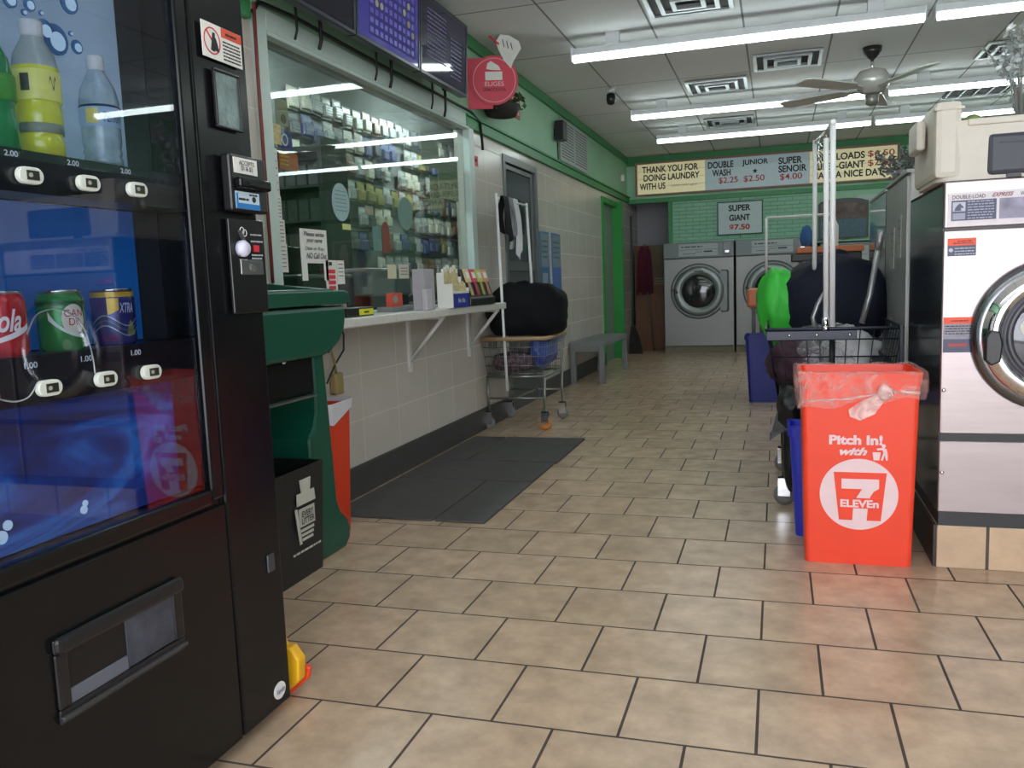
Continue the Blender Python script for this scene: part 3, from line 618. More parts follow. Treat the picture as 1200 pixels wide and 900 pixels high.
# cable loops over the window top frame
cab_m = M('black_cable', (22, 26, 24), .5)
bm = B(); tube(bm, [(XL+.035, 3.27, 2.30), (XL+.04, 3.31, 2.352), (XL+.045, 3.6, 2.365), (XL+.045, 4.5, 2.355), (XL+.045, 5.3, 2.36), (XL+.045, 5.95, 2.36), (XL+.04, 6.17, 2.32), (XL+.04, 6.2, 2.12)], .010, 8)
tag(obj('window_cable', bm, cab_m), 'dark cable draped along the top of the office window frame', 'cable')
bm = B(); tube(bm, [(XL+.045, 3.265, 1.15), (XL+.045, 3.262, 2.0), (XL+.04, 3.275, 2.34)], .008, 8); tag(obj('red_cable', bm, M('red_cable', (120, 50, 46), .5)), 'reddish cable running up beside the office window', 'cable')

# TVs
def tv(y0, wd, label, kind):
    t = thing('television', label, 'television', (XL+.17, y0, 2.345), RW, 'menu screens above the office window'); t.rotation_euler = (math.radians(3), 0, RW)
    H = .455
    part('casing', t, M('tv_casing', (28, 30, 42), .3), (0, wd, -.03, .02, 0, H), bev=.005)
    bm = B(); frame(bm, 0, wd, 0, H, .018, -.036, -.028); obj('bezel', bm, M('tv_bezel', (40, 44, 62), .3), t, .002)
    s = part('screen', t, M('tv_screen_'+kind, {'a': (18, 20, 34), 'b': (52, 48, 120), 'c': (34, 34, 54)}[kind], .06, emit={'a': .25, 'b': .55, 'c': .35}[kind]), (.02, wd-.02, -.032, -.029, .02, H-.02))
    bm = B(); rnd = random.Random(3)
    if kind == 'b':
        box(bm, .14, .71, -.0335, -.0325, .05, .43)
        gm = bricks('violet_grid', (92, 86, 168), (80, 74, 150), (46, 42, 104), .056, .047, .012, 0, (.14, .05), 'XZ', .2, 0, .1, 30.)
        nt_g = gm.node_tree; pb = nt_g.nodes['Principled BSDF']; nt_g.links.new(pb.inputs['Base Color'].links[0].from_socket, pb.inputs['Emission Color']); pb.inputs['Emission Strength'].default_value = .45
        obj('number_grid', bm, gm, s)
        for k in range(17): bm = B(); disc(bm, .168+.056*rnd.randint(0, 9), .0735+.047*rnd.randint(2, 7), .018, -.0335); obj('picked_number', bm, glow('olive_pixels', (122, 122, 100), .5), s)
    elif kind == 'c':
        for j in range(12): scribble(bm, .1, .4, .38-.024*j, -.033, .012, seed=j)
        obj('text_lines', bm, glow('grey_pixels', (76, 74, 104), .4), s); bm = B()
        for j in range(10): scribble(bm, .47, .66, .3-.025*j, -.033, .014, seed=30+j)
        obj('text_lines', bm, glow('grey_pixels', (76, 74, 104), .4), s)
    else:
        for j in range(3): scribble(bm, .3, .6, .32-.03*j, -.033, .016, seed=j)
        obj('text_lines', bm, glow('grey_pixels', (76, 74, 104), .4), s)
    part('wall_bracket', t, black_satin, (.2, .55, .02, .08, .1, .3))
tv(3.12, .765, 'leftmost of the three wall screens, mostly dark', 'a')
tv(3.895, .77, 'middle wall screen with violet number grid', 'b')
tv(4.675, .765, 'rightmost wall screen with columns of small text', 'c')
for k, (y, z) in enumerate(((3.58, 2.43), (3.80, 2.44), (4.40, 2.42), (4.59, 2.42), (5.2, 2.41), (5.42, 2.40))):
    bm = B(); tube(bm, [(XL+.06, y, z+.0), (XL+.06, y, z-.03), (XL+.05, y+.02, z-.12), (XL+.045, y+.005, z-.165)], .009 if k % 2 else .006, 6); box(bm, XL+.045, XL+.075, y-.02, y+.02, z, z+.045)
    tag(obj('hanging_cable', bm, cab_m), 'short black cable hanging below the %s' % ('left screen, nearer one', 'left screen, further one', 'middle screen, nearer one', 'middle screen, further one', 'right screen, nearer one', 'right screen, further one')[k], 'cable')
# round red sign with fist
t = thing('round_sign', 'round red sign with a white fist cut-out sticking up', 'sign', (-2.19, 6.03, 2.40), math.radians(22))
redc = M('coral_red_card', (206, 58, 80), .5)
bm = B(); disc(bm, .215, .19, .175, -.03, 48, th=.012); obj('disc', bm, redc, t)
part('square_back', t, redc, (.02, .20, -.029, -.022, -.01, .35))
bm = B(); prism(bm, [(.29, .33), (.255, .40), (.235, .46), (.27, .51), (.34, .50), (.405, .46), (.42, .41), (.36, .32), (.34, .27)], -.035, -.045, 'XZ'); obj('fist', bm, paper, t)
bm = B(); tube(bm, [(.19, -.04, .50), (.26, -.04, .44)], .009, 6); obj('pencil', bm, redc, t)
bm = B()
for q in range(3): tube(bm, [(.285+.03*q, -.047, .475-.012*q), (.295+.03*q, -.047, .42-.01*q)], .003, 5)
obj('finger_line', bm, ink, t)
bm = B(); lathe(bm, [(.158, 0), (.158, .002), (.152, .002), (.152, 0)], 40, (.215, -.042, .19), 'Y', cap=False); obj('white_ring', bm, M('pale_pink', (226, 170, 175)), t)
bm = B(); box(bm, .15, .275, -.045, -.042, .19, .25); obj('ballot_box', bm, paper, t)
bm = B(); prism(bm, [(.16, .27), (.17, .31), (.195, .325), (.25, .29), (.265, .26), (.20, .262)], -.042, -.045, 'XZ'); obj('hand', bm, paper, t)
text('lettering', 'ELIGES', M('pale_pink', (226, 170, 175)), t, .145, .285, .148, .18, -.043, bold=.015); text('lettering', 'DEMOCRATIA', M('dark_maroon', (110, 20, 40)), t, .13, .30, .11, .136, -.043, bold=.02)
# fake bird / plant under it
t = thing('hanging_planter', 'dark hanging basket with scruffy greenery below the round red sign', 'planter', (XL+.12, 6.45, 2.39), RW)
bm = B(); lathe(bm, [(.03, 0), (.11, .02), (.14, .08), (.13, .1)], 20, sx=1.4); obj('basket', bm, M('dark_basket', (42, 38, 36), .7, bump=.5), t)
bm = B(); rnd = random.Random(5)
for k in range(140):
    c_ = Vector((rnd.uniform(-.2, .36), rnd.uniform(-.1, .08), rnd.uniform(.06, .26))); d = Vector((rnd.uniform(-1, 1), rnd.uniform(-1, 1), rnd.uniform(-1, 1))).normalized()*.035; e = d.cross(Vector((rnd.random(), .3, .7))).normalized()*.018
    if c_.x > .1: c_.z = min(c_.z, .2)
    vs = [bm.verts.new(c_-d), bm.verts.new(c_+e), bm.verts.new(c_+d), bm.verts.new(c_-e)]; bm.faces.new(vs)
obj('leaves', bm, M('dull_green_leaf', (70, 92, 62), .7, noise_amt=.4, nscale=15), t)
# NO sign
t = thing('red_wall_sign', 'small red bordered NO sign on the green wall by the round sign', 'sign', (XL, 7.08, 2.535), RW)
part('plate', t, M('dull_red', (176, 66, 50), .5), (0, .26, -.008, 0, 0, .2)); part('white_field', t, M('pinkish', (206, 160, 140), .5), (.04, .22, -.011, -.008, .105, .175), (.03, .23, -.011, -.008, .03, .09)); text('lettering', 'NO', M('dull_red', (176, 66, 50)), t, .07, .19, .115, .165, -.011, bold=.01)
# speaker and notice board
t = thing('wall_speaker', 'black rectangular speaker fixed on the green wall', 'speaker', (XL, 8.52, 2.54), RW); part('cabinet', t, black_satin, (0, .16, -.11, -.02, 0, .19), bev=.006); part('bracket', t, black_satin, (.05, .11, -.02, 0, .05, .12))
bm = B(); tube(bm, [(.1, -.02, 0), (.11, -.02, -.18)], .006, 6); obj('wire', bm, cab_m, t)
t = thing('notice_board', 'framed sheet of small print in two columns on the green wall', 'notice', (XL+.01, 8.75, 2.37), RW)
part('backing', t, M('board_white', (180, 186, 184), .6), (0, 1.35, -.008, 0, 0, .44), bev=.002)
for a, b_ in ((.06, .62), (.7, 1.28)):
    bm = B(); [scribble(bm, a, b_, .40-.03*q, -.008, .018, seed=q) for q in range(13)]; obj('print_column', bm, M('board_ink', (84, 88, 92)), t)
for k, (y, lb) in enumerate(((12.4, 'small white bell box high on the left wall near the corner'),)):
    tag(part('bell_box', None, white_p, (XL, XL+.05, y, y+.1, 2.52, 2.62), bev=.01), lb, 'bell box')
t = poster('red_tag', 'tiny red and dark tag on the tiles right of the office window', 'tag', 6.08, 6.19, 2.0, 2.075, M('coral_red_card', (206, 58, 80)), x=XL-.0)
bm = B(); box(bm, .03, .08, -.004, -.003, .03, .05); obj('dark_mark', bm, ink, t)
# blue posters past the door
for k, (y0, y1, lb) in enumerate(((7.87, 8.2, 'narrow blue poster nearest the grey door'), (8.31, 8.66, 'narrow blue poster further from the grey door'))):
    t = poster('tall_poster', lb, 'poster', y0, y1, .52, 1.6, M('blue_poster%d' % k, ((52, 104, 148), (70, 104, 170))[k], .4, noise_amt=.1, nscale=8), x=XL-.0, th=.008, group='tall blue posters by the grey door')
    part('top_panel', t, M('pale_poster_top', (120, 140, 150), .5, noise_amt=.2, nscale=30), (.02, y1-y0-.02, -.011, -.008, .74, 1.06))
    bm = B(); [scribble(bm, .04, y1-y0-.06, .98-.05*q, -.011, .026, seed=q+k) for q in range(4)]; obj('print', bm, M('teal_ink', (60, 90, 110)), t)
    part('white_field', t, M('poster_white', (150, 160, 170), .5), (.05, y1-y0-.1, -.011, -.008, .56 if k == 0 else .1, .68 if k == 0 else .22))
    bm = B(); disc(bm, (y1-y0)*.6, .5, .02, -.009, sx=1.4); obj('dark_spot', bm, ink, t)

# plug, outlet and cords under the shelf near the kiosk
t = thing('power_cord', 'black cord looped below the shelf beside the kiosk', 'cord', (XL+.01, 3.75, .6), RW)
bm = B(); tube(bm, [(0, -.01, .2), (.05, -.02, .28), (.12, -.02, .33), (.15, -.02, .28), (.14, -.02, .2), (.05, -.02, .14), (-.05, -.02, .05)], .005, 6); tube(bm, [(-.02, -.02, .3), (.1, -.02, .325)], .005, 6); obj('wire', bm, cab_m, t)
t = thing('plug_adapter', 'beige plug adapter with cord on the white tiles over the orange bin', 'plug', (XL, 3.72, .60), RW)
part('adapter', t, M('beige_plastic', (150, 132, 86), .5), (.05, .13, -.045, 0, -.02, .09), bev=.01)
bm = B(); tube(bm, [(.08, -.03, .08), (.07, -.03, .15), (.03, -.03, .24)], .007, 6); obj('cord', bm, M('beige_plastic', (150, 132, 86)), t)

# ================================================================== VENDING MACHINE
t = VM = thing('vending_machine', 'black glass fronted drink vending machine filling the left foreground', 'vending machine', (-1.25, .86, 0), RW)
D = .9
# local: x 0..1.0 (away), y 0 front .. .9 back
cab = B()
box(cab, 0, 1.0, .13, D, .03, 1.86); box(cab, .78, 1.0, 0, .13, .03, 1.86)
box(cab, 0, .78, 0, .13, .03, .66); box(cab, 0, .055, 0, .13, .66, 1.86); box(cab, .055, .78, 0, .13, 1.80, 1.86)
obj('cabinet', cab, black_gloss, t, .008)
part('kick_plate', t, black_satin, (.03, .95, .06, D-.03, 0, .03))
bm = B(); box(bm, .739, .78, -.012, .0, .636, 1.84); box(bm, .055, .739, -.012, 0, .628, .664); box(bm, .055, .739, -.012, 0, 1.80, 1.84); box(bm, 0, .055, -.012, 0, .64, 1.84); wf = obj('window_frame', bm, black_gloss, t, .006)
bm = B(); box(bm, .785, .992, -.012, 0, .036, 1.85); obj('control_door', bm, black_gloss, t, .006)
bm = B(); box(bm, .004, .78, -.012, 0, .036, .62); obj('lower_door', bm, black_gloss, t, .004)
# backlit posters behind the glass
def art(name, kind):
    if name in _m: return _m[name]
    m = bpy.data.materials.new(name); m.use_nodes = True; nt = m.node_tree; b = nt.nodes['Principled BSDF']
    tc = nt.nodes.new('ShaderNodeTexCoord'); mp = nt.nodes.new('ShaderNodeMapping'); nt.links.new(tc.outputs['Object'], mp.inputs[0])
    n = nt.nodes.new('ShaderNodeTexNoise'); n.inputs['Detail'].default_value = 3; n.inputs['Distortion'].default_value = 2.2
    r = nt.nodes.new('ShaderNodeValToRGB')
    if kind == 'top': mp.inputs['Scale'].default_value = (2, 1, 3); n.inputs['Scale'].default_value = 1.2; n.inputs['Distortion'].default_value = .3; cols = [(0.3, (104, 126, 144)), (.6, (136, 156, 172)), (.8, (160, 176, 188))]; e = .6
    elif kind == 'mid': mp.inputs['Scale'].default_value = (1, 1, 3); n.inputs['Scale'].default_value = .8; n.inputs['Distortion'].default_value = .2; cols = [(0.3, (12, 50, 104)), (.6, (18, 78, 140)), (.9, (56, 92, 140))]; e = .55
    else: mp.inputs['Rotation'].default_value = (0, math.radians(-35), 0); mp.inputs['Scale'].default_value = (1.4, 1, 4); n.inputs['Scale'].default_value = 1.5; cols = [(0.30, (40, 34, 62)), (.43, (22, 30, 82)), (.56, (20, 54, 124)), (.67, (36, 96, 165)), (.78, (36, 38, 84))]; e = .5
    nt.links.new(mp.outputs[0], n.inputs[0]); nt.links.new(n.outputs['Fac'], r.inputs[0])
    while len(r.color_ramp.elements) < len(cols): r.color_ramp.elements.new(.5)
    for el, (p, c_) in zip(r.color_ramp.elements, cols): el.position = p; el.color = lin(c_)+(1,)
    nt.links.new(r.outputs[0], b.inputs['Base Color']); nt.links.new(r.outputs[0], b.inputs['Emission Color']); b.inputs['Emission Strength'].default_value = e; b.inputs['Roughness'].default_value = .4
    _m[name] = m; return m
pt = part('top_poster', t, art('droplet_poster', 'top'), (.056, .70, .11, .125, 1.375, 1.8))
part('middle_poster', t, art('blue_poster', 'mid'), (.056, .70, .11, .125, 1.015, 1.295))
lp = part('lower_poster', t, art('water_poster', 'low'), (.056, .70, .045, .06, .665, .92))
part('poster_margin', t, M('dark_margin', (44, 46, 54), .3), (.70, .779, .11, .125, .665, 1.8), (.70, .779, .045, .06, .665, .92))
drop_m = M('droplet_blue', (46, 92, 138), .2, emit=.35); drop_l = M('droplet_light', (170, 196, 214), .2, emit=.7)
for (x, z, r_) in ((.43, 1.665, .016), (.474, 1.668, .013), (.573, 1.70, .022), (.53, 1.618, .03), (.583, 1.617, .014), (.46, 1.65, .006), (.50, 1.66, .005), (.505, 1.63, .02), (.57, 1.64, .005)):
    bm = B(); disc(bm, x, z, r_, .109, sx=1, th=.003); disc(bm, x+r_*.1, z-r_*.1, r_*.6, .106, th=.002, mi=1); obj('droplet', bm, [drop_m, drop_l], pt)
for (x, z, r_) in ((.20, .695, .010), (.215, .71, .007), (.235, .70, .012), (.25, .718, .009), (.42, .70, .008), (.425, .712, .006), (.19, .72, .012), (.18, .745, .008)):
    bm = B(); disc(bm, x, z, r_, .044, th=.003); obj('bubble', bm, drop_l, lp)
# product shelves behind the glass
for z0, z1 in ((1.298, 1.372), (.925, 1.012)):
    s = part('product_shelf', t, M('shelf_black', (16, 17, 24), .35), (.056, .779, .012, .11, z0, z1))
    for k in range(5):
        x = (.16+.133*k) if z0 > 1 else (.033+.14*k+.0)
        if not .08 < x < .75: continue
# price labels and selection buttons
pl_m = M('price_print', (210, 214, 218), .5, emit=.25)
for s, x, z in (('2.00', .16, 1.357), ('2.00', .295, 1.357), ('2.00', .43, 1.357), ('2.00', .565, 1.357)):
    text('price_label', s, pl_m, t, x-.002, x+.026, z, z+.010, .011, bold=.02)
for s, x, z in (('1.00', .15, .99), ('1.00', .288, .99), ('1.00', .415, .99), ('1.00', .546, .99)):
    text('price_label', s, pl_m, t, x+.0, x+.028, z, z+.011, .011, bold=.02)
def button(x, z):
    bm = B(); n = 10; w_, h_ = .0115, .0145
    pr = [(x+w_+h_*math.cos(-PI/2+PI*k/n), z+h_*math.sin(-PI/2+PI*k/n)) for k in range(n+1)]+[(x-w_+h_*math.cos(PI/2+PI*k/n), z+h_*math.sin(PI/2+PI*k/n)) for k in range(n+1)]
    prism(bm, pr, -.001, -.013, 'XZ'); o_ = obj('selection_button', bm, M('button_rim', (196, 202, 194), .4, emit=.06), t, .002)
    bm = B(); box(bm, x-.011, x+.014, -.0155, -.013, z-.008, z+.008); obj('button_screen', bm, M('button_screen', (34, 36, 28), .3), o_)
    bm = B(); disc(bm, x-.005, z, .004, -.0155, 10); obj('button_mark', bm, M('button_mark', (150, 150, 140)), o_)
for x in (.19, .325, .457, .585): button(x, 1.325)
for x in (.19, .32, .455, .58): button(x, .953)
part('small_lamp', t, white_p, (.715, .722, -.002, .0, 1.322, 1.329)) if False else None
# dangling wire / tape lines across the lower shelf
bm = B()
def arc(p, n=14):
    P = [Vector(q) for q in p]; out = []
    for i in range(len(P)-1):
        p0 = P[max(0, i-1)]; p1 = P[i]; p2 = P[i+1]; p3 = P[min(len(P)-1, i+2)]
        for k in range(n):
            u = k/n; out.append(.5*((2*p1)+(-p0+p2)*u+(2*p0-5*p1+4*p2-p3)*u*u+(-p0+3*p1-3*p2+p3)*u**3))
    return out+[P[-1]]
tube(bm, arc([(.30, .008, 1.05), (.325, .006, 1.085), (.38, .006, 1.09), (.42, .004, 1.06), (.435, .002, 1.01), (.437, 0, .965)]), .0016, 5)
tube(bm, arc([(.215, -.004, .948), (.25, -.004, .938), (.28, -.004, .943), (.30, -.004, .965)]), .0014, 5); tube(bm, arc([(.155, .004, 1.06), (.158, .002, 1.01), (.165, -.002, .985), (.18, -.006, .965)]), .002, 5)
obj('loose_wire', bm, M('clear_wire', (150, 155, 160), .2), t)
# glass
bm = B(); box(bm, .055, .735, .0, .004, .66, 1.80); obj('glass_window', bm, glass('vending_glass', (228, 232, 238), 1.5, 1.15), t)
# warning sticker
st_ = part('warning_sticker', t, paper, (.815, .962, -.0225, -.0205, 1.642, 1.72)); 
part('red_header', st_, M('warning_red', (206, 72, 44), .5), (.885, .961, -.024, -.0225, 1.698, 1.719))
bm = B(); [scribble(bm, .889, .955, 1.687-.0078*q, -.0226, .005, seed=q) for q in range(6)]; scribble(bm, .90, .945, 1.705, -.0242, .007, seed=9); obj('print', bm, ink, st_)
bm = B(); lathe(bm, [(.03, 0), (.03, .001), (.027, .001), (.027, 0)], 30, (.85, -.0225, 1.681), 'Y', cap=False); prism(bm, [(.829, 1.700), (.832, 1.703), (.872, 1.662), (.869, 1.659)], -.0225, -.0235, 'XZ'); obj('red_ring', bm, M('ring_red', (196, 60, 70), .5), st_)
bm = B(); prism(bm, [(.843, 1.66), (.852, 1.70), (.86, 1.70), (.856, 1.658)], -.0232, -.0245, 'XZ'); prism(bm, [(.857, 1.662), (.861, 1.69), (.868, 1.675), (.872, 1.66)], -.0232, -.0245, 'XZ'); obj('pictogram', bm, ink, st_)
# display screen in recess
bm = B(); frame(bm, .843, .942, 1.49, 1.622, .006, -.027, -.018); ds = obj('display_frame', bm, black_satin, t, .002)
part('display_screen', ds, M('reflective_display', (118, 132, 132), .3, .6, noise_amt=.5, nscale=14, bump=.4, bscale=30), (.849, .936, -.0225, -.02, 1.496, 1.616))
# bill acceptor
ba = part('bill_acceptor', t, black_satin, (.85, .995, -.045, -.018, 1.30, 1.432), bev=.006)
p1 = part('pale_label', ba, paper, (.862, .955, -.047, -.0455, 1.388, 1.424)); text('lettering', 'ACCEPTS\n$1 & $5', ink, p1, .88, .94, 1.394, 1.418, -.0472, bold=.01)
part('bill_mouth', ba, black_gloss, (.86, .985, -.066, -.044, 1.352, 1.378), bev=.006); part('bill_slot', ba, M('slot_dark', (4, 4, 4), .6), (.89, .975, -.068, -.0655, 1.36, 1.366))
p2 = part('card_label', ba, M('pale_blue_label', (188, 210, 222), .5), (.862, .955, -.047, -.0455, 1.306, 1.346)); part('blue_band', p2, M('label_blue', (34, 120, 190), .5), (.862, .955, -.0485, -.047, 1.306, 1.319), (.862, .868, -.0485, -.047, 1.319, 1.342))
bm = B(); scribble(bm, .872, .91, 1.326, -.047, .008, seed=2); disc(bm, .932, 1.33, .007, -.047, 12); scribble(bm, .915, .95, 1.338, -.047, .006, seed=4); obj('print', bm, ink, p2)
# coin panel
cpn = part('coin_panel', t, M('coin_panel_black', (18, 18, 20), .3), (.853, .993, -.028, -.018, 1.06, 1.285), bev=.003)
bm = B(); lathe(bm, [(.019, 0), (.02, .012), (.014, .02), (.001, .021)], 20, (.89, -.028, 1.214), 'Y'); obj('return_knob', bm, M('pale_knob', (206, 204, 226), .3), cpn)
bm = B(); prism(bm, [(.884, 1.255), (.89, 1.258), (.912, 1.228), (.906, 1.224)], -.028, -.034, 'XZ'); obj('coin_slot', bm, M('slot_grey', (100, 102, 104), .3, .6), cpn)
bm = B(); lathe(bm, [(.009, 0), (.009, .001), (.007, .001), (.007, 0)], 16, (.902, -.028, 1.257), 'Y', cap=False); lathe(bm, [(.009, 0), (.009, .001), (.007, .001), (.007, 0)], 16, (.912, -.028, 1.252), 'Y', cap=False); obj('coin_drawing', bm, white_p, cpn)
bm = B(); scribble(bm, .935, .98, 1.247, -.028, .006, seed=1); scribble(bm, .935, .985, 1.231, -.028, .006, seed=2); scribble(bm, .935, .98, 1.198, -.028, .006, seed=3); scribble(bm, .935, .98, 1.19, -.028, .006, seed=4); scribble(bm, .885, .915, 1.186, -.028, .006, seed=5); obj('print', bm, M('panel_print', (170, 172, 176)), cpn)
bm = B(); box(bm, .944, .966, -.030, -.028, 1.208, 1.224); obj('red_digits', bm, glow('red_led', (160, 30, 44), .5), cpn)
cr_ = part('coin_return', cpn, M('return_steel', (132, 134, 134), .3, .8), (.885, .975, -.032, -.028, 1.152, 1.188), bev=.002); bm = B(); disc(bm, .93, 1.168, .009, -.032, 14, 1.3, .003); obj('latch', bm, chrome, cr_)
# delivery chute
bm = B(); frame(bm, .262, .60, .345, .505, .028, -.02, -.012); ch = obj('delivery_bezel', bm, black_satin, t, .006)
bm = B(); box(bm, .262, .60, -.03, -.012, .475, .508); obj('chute_hood', bm, black_satin, ch, .01)
part('chute_back', ch, M('chute_dark', (12, 12, 14), .5, noise_amt=.6, nscale=120), (.29, .575, -.0135, -.0121, .373, .477))
part('chute_flap', ch, M('smoky_flap', (56, 62, 74), .25, noise_amt=.5, nscale=16), (.435, .572, -.0165, -.013, .375, .475), bev=.002)
part('chute_lip', ch, M('grey_lip', (92, 96, 108), .4), (.29, .435, -.0165, -.012, .373, .402), bev=.002)
part('chute_sill', ch, M('sill_grey', (52, 54, 58), .35), (.262, .60, -.026, -.012, .352, .362), bev=.003)
part('metal_tab', t, M('tab_metal', (90, 94, 104), .3, .7), (.925, .955, -.017, -.012, .40, .445), bev=.004)
bm = B(); disc(bm, .94, .175, .022, -.006, 24, 1.15, .002)
for v in bm.verts: v.co.y -= .0065; v.co.z -= .095
ovs = obj('oval_badge', bm, white_p, t); text('lettering', 'Vendo', M('badge_blue', (60, 60, 130)), ovs,   .922, .958, .073, .087, -.0147, bold=.01)

# bottles and cans inside
def patch(t, name, mat, a0, a1, fz, r, n=24):
    bm = B(); prev = None
    for k in range(n+1):
        u = k/n; a = math.radians(a0+(a1-a0)*u); z0, z1 = fz(u)
        A = bm.verts.new((r*math.cos(a), r*math.sin(a), z0)); Bq = bm.verts.new((r*math.cos(a), r*math.sin(a), z1))
        if prev: f = bm.faces.new((prev[0], A, Bq, prev[1])); f.smooth = True
        prev = (A, Bq)
    return obj(name, bm, mat, t)
def in_vm(x, y): # machine-local to world
    return (-1.25-y, .86+x)
def bottle(x, z0, prof, label, liquid, lvl, capm, bands, y=.065, extra=None):
    X, Y = in_vm(x, y); t = thing('drink_bottle', label, 'bottle', (X, Y, z0), RW)
    bm = B(); lathe(bm, prof, 36); obj('bottle_body', bm, liquid, t)
    H = prof[-1][1]
    bm = B(); lathe(bm, [(capm[1], H-.004), (capm[1]+.0008, H+.002), (capm[1]+.0008, H+.022), (capm[1]-.001, H+.026)], 28); obj('cap', bm, capm[0], t)
    for (a, b_, r_, m_) in bands:
        bm = B(); lathe(bm, [(r_, a), (r_+.0012, a+.003), (r_+.0012, b_-.003), (r_, b_)], 36, cap=False); obj('wrap_label', bm, m_, t)
    return t
def rprof(pts, k=1): return [(r, h) for r, h in pts]
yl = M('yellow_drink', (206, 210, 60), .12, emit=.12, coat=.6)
t = bottle(.43, 1.373, [(.032, 0), (.039, .006), (.039, .03), (.036, .045), (.040, .06), (.040, .085), (.037, .1), (.040, .115), (.040, .16), (.033, .185), (.020, .21), (.0165, .222)],
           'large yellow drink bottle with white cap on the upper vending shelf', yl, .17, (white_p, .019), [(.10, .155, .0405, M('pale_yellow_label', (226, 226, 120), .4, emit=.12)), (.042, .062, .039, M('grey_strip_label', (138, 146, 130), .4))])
cl = M('clear_neck', (168, 180, 176), .1)
bm = B(); lathe(bm, [(.0395, .162), (.0345, .187), (.021, .211), (.0188, .218)], 32, cap=False); obj('clear_shoulder', bm, cl, t)
patch(t, 'barcode', M('barcode_grey', (70, 74, 70), .5), -172, -150, lambda u: (.115, .146), .0422)
patch(t, 'dark_script', M('barcode_grey', (70, 74, 70)), -104, -84, lambda u: (.128+.01*math.sin(9*u), .134+.01*math.sin(9*u)), .0422)
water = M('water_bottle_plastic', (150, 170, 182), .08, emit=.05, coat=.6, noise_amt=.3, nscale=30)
t = bottle(.582, 1.373, [(.031, 0), (.037, .006), (.037, .016), (.034, .022), (.037, .03), (.034, .038), (.037, .048), (.037, .105), (.038, .13), (.033, .155), (.018, .185), (.014, .195)],
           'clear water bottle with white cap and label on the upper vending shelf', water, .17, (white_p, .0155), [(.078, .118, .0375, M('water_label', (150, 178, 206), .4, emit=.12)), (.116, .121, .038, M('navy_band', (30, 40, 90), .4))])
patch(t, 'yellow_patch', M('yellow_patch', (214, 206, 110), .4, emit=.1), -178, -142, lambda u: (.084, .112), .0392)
def curved_text(name, s, mat, parent, a0, a1, z0, z1, r, bold=.012, shear=0):
    o_ = text(name, s, mat, parent, 0, 1, z0, z1, 0, bold=bold, shear=shear)
    bm = bmesh.new(); bm.from_mesh(o_.data); bmesh.ops.triangulate(bm, faces=bm.faces)
    bmesh.ops.subdivide_edges(bm, edges=[e for e in bm.edges if e.calc_length() > .08], cuts=2)
    for v in bm.verts:
        a = math.radians(a0+(a1-a0)*v.co.x); v.co = Vector((r*math.cos(a), r*math.sin(a), v.co.z))
    bm.to_mesh(o_.data); bm.free(); return o_
curved_text('lettering', 'PERRIN', M('label_navy', (40, 44, 90)), t, -128, -70, .086, .106, .0392)
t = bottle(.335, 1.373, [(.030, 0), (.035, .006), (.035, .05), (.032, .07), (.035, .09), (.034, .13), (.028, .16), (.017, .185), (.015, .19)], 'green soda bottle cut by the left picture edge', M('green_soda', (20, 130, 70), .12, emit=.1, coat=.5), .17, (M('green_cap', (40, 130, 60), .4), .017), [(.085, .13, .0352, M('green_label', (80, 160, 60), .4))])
def can(x, z0, label, body, extra, y=.06, r=.042, h=.118):
    X, Y = in_vm(x, y); t = thing('drink_can', label, 'can', (X, Y, z0), RW)
    bm = B(); lathe(bm, [(r*.78, 0), (r*.86, .003), (r, .012), (r, h-.018), (r*.88, h-.004)], 40); obj('can_body', bm, body, t)
    bm = B(); lathe(bm, [(r*.88, h-.005), (r*.9, h-.002), (r*.9, h+.001), (r*.84, h+.001), (r*.82, h-.003), (.001, h-.003)], 36); obj('can_lid', bm, chrome, t)
    extra(t, r); return t
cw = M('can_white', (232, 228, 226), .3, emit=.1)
def cola(t, r):
    curved_text('lettering', 'Cola', cw, t, -168, -84, .048, .088, r+.0006, .02, .35)
    patch(t, 'white_wave', cw, -215, -60, lambda u: (.022+.03*u**2, .026+.036*u**1.6), r+.0005)
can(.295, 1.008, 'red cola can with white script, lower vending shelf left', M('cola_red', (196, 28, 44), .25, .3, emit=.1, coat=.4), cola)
def ginger(t, r):
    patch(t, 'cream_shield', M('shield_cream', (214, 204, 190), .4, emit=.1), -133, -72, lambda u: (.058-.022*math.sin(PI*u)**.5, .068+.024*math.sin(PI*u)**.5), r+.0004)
    curved_text('lettering', 'CAN\nDR', M('ginger_red', (176, 40, 52), .4), t, -127, -78, .052, .082, r+.0009, .01)
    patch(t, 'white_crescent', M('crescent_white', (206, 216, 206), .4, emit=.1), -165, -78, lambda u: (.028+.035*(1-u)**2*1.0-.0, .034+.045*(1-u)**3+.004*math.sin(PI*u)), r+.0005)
    patch(t, 'dark_green_band', M('can_dark_green', (14, 84, 40), .4), -225, -45, lambda u: (.090, .098), r+.0003)
can(.428, 1.008, 'green ginger ale can in the middle of the lower vending shelf', M('ginger_green', (38, 130, 58), .25, .3, emit=.08, coat=.4), ginger)
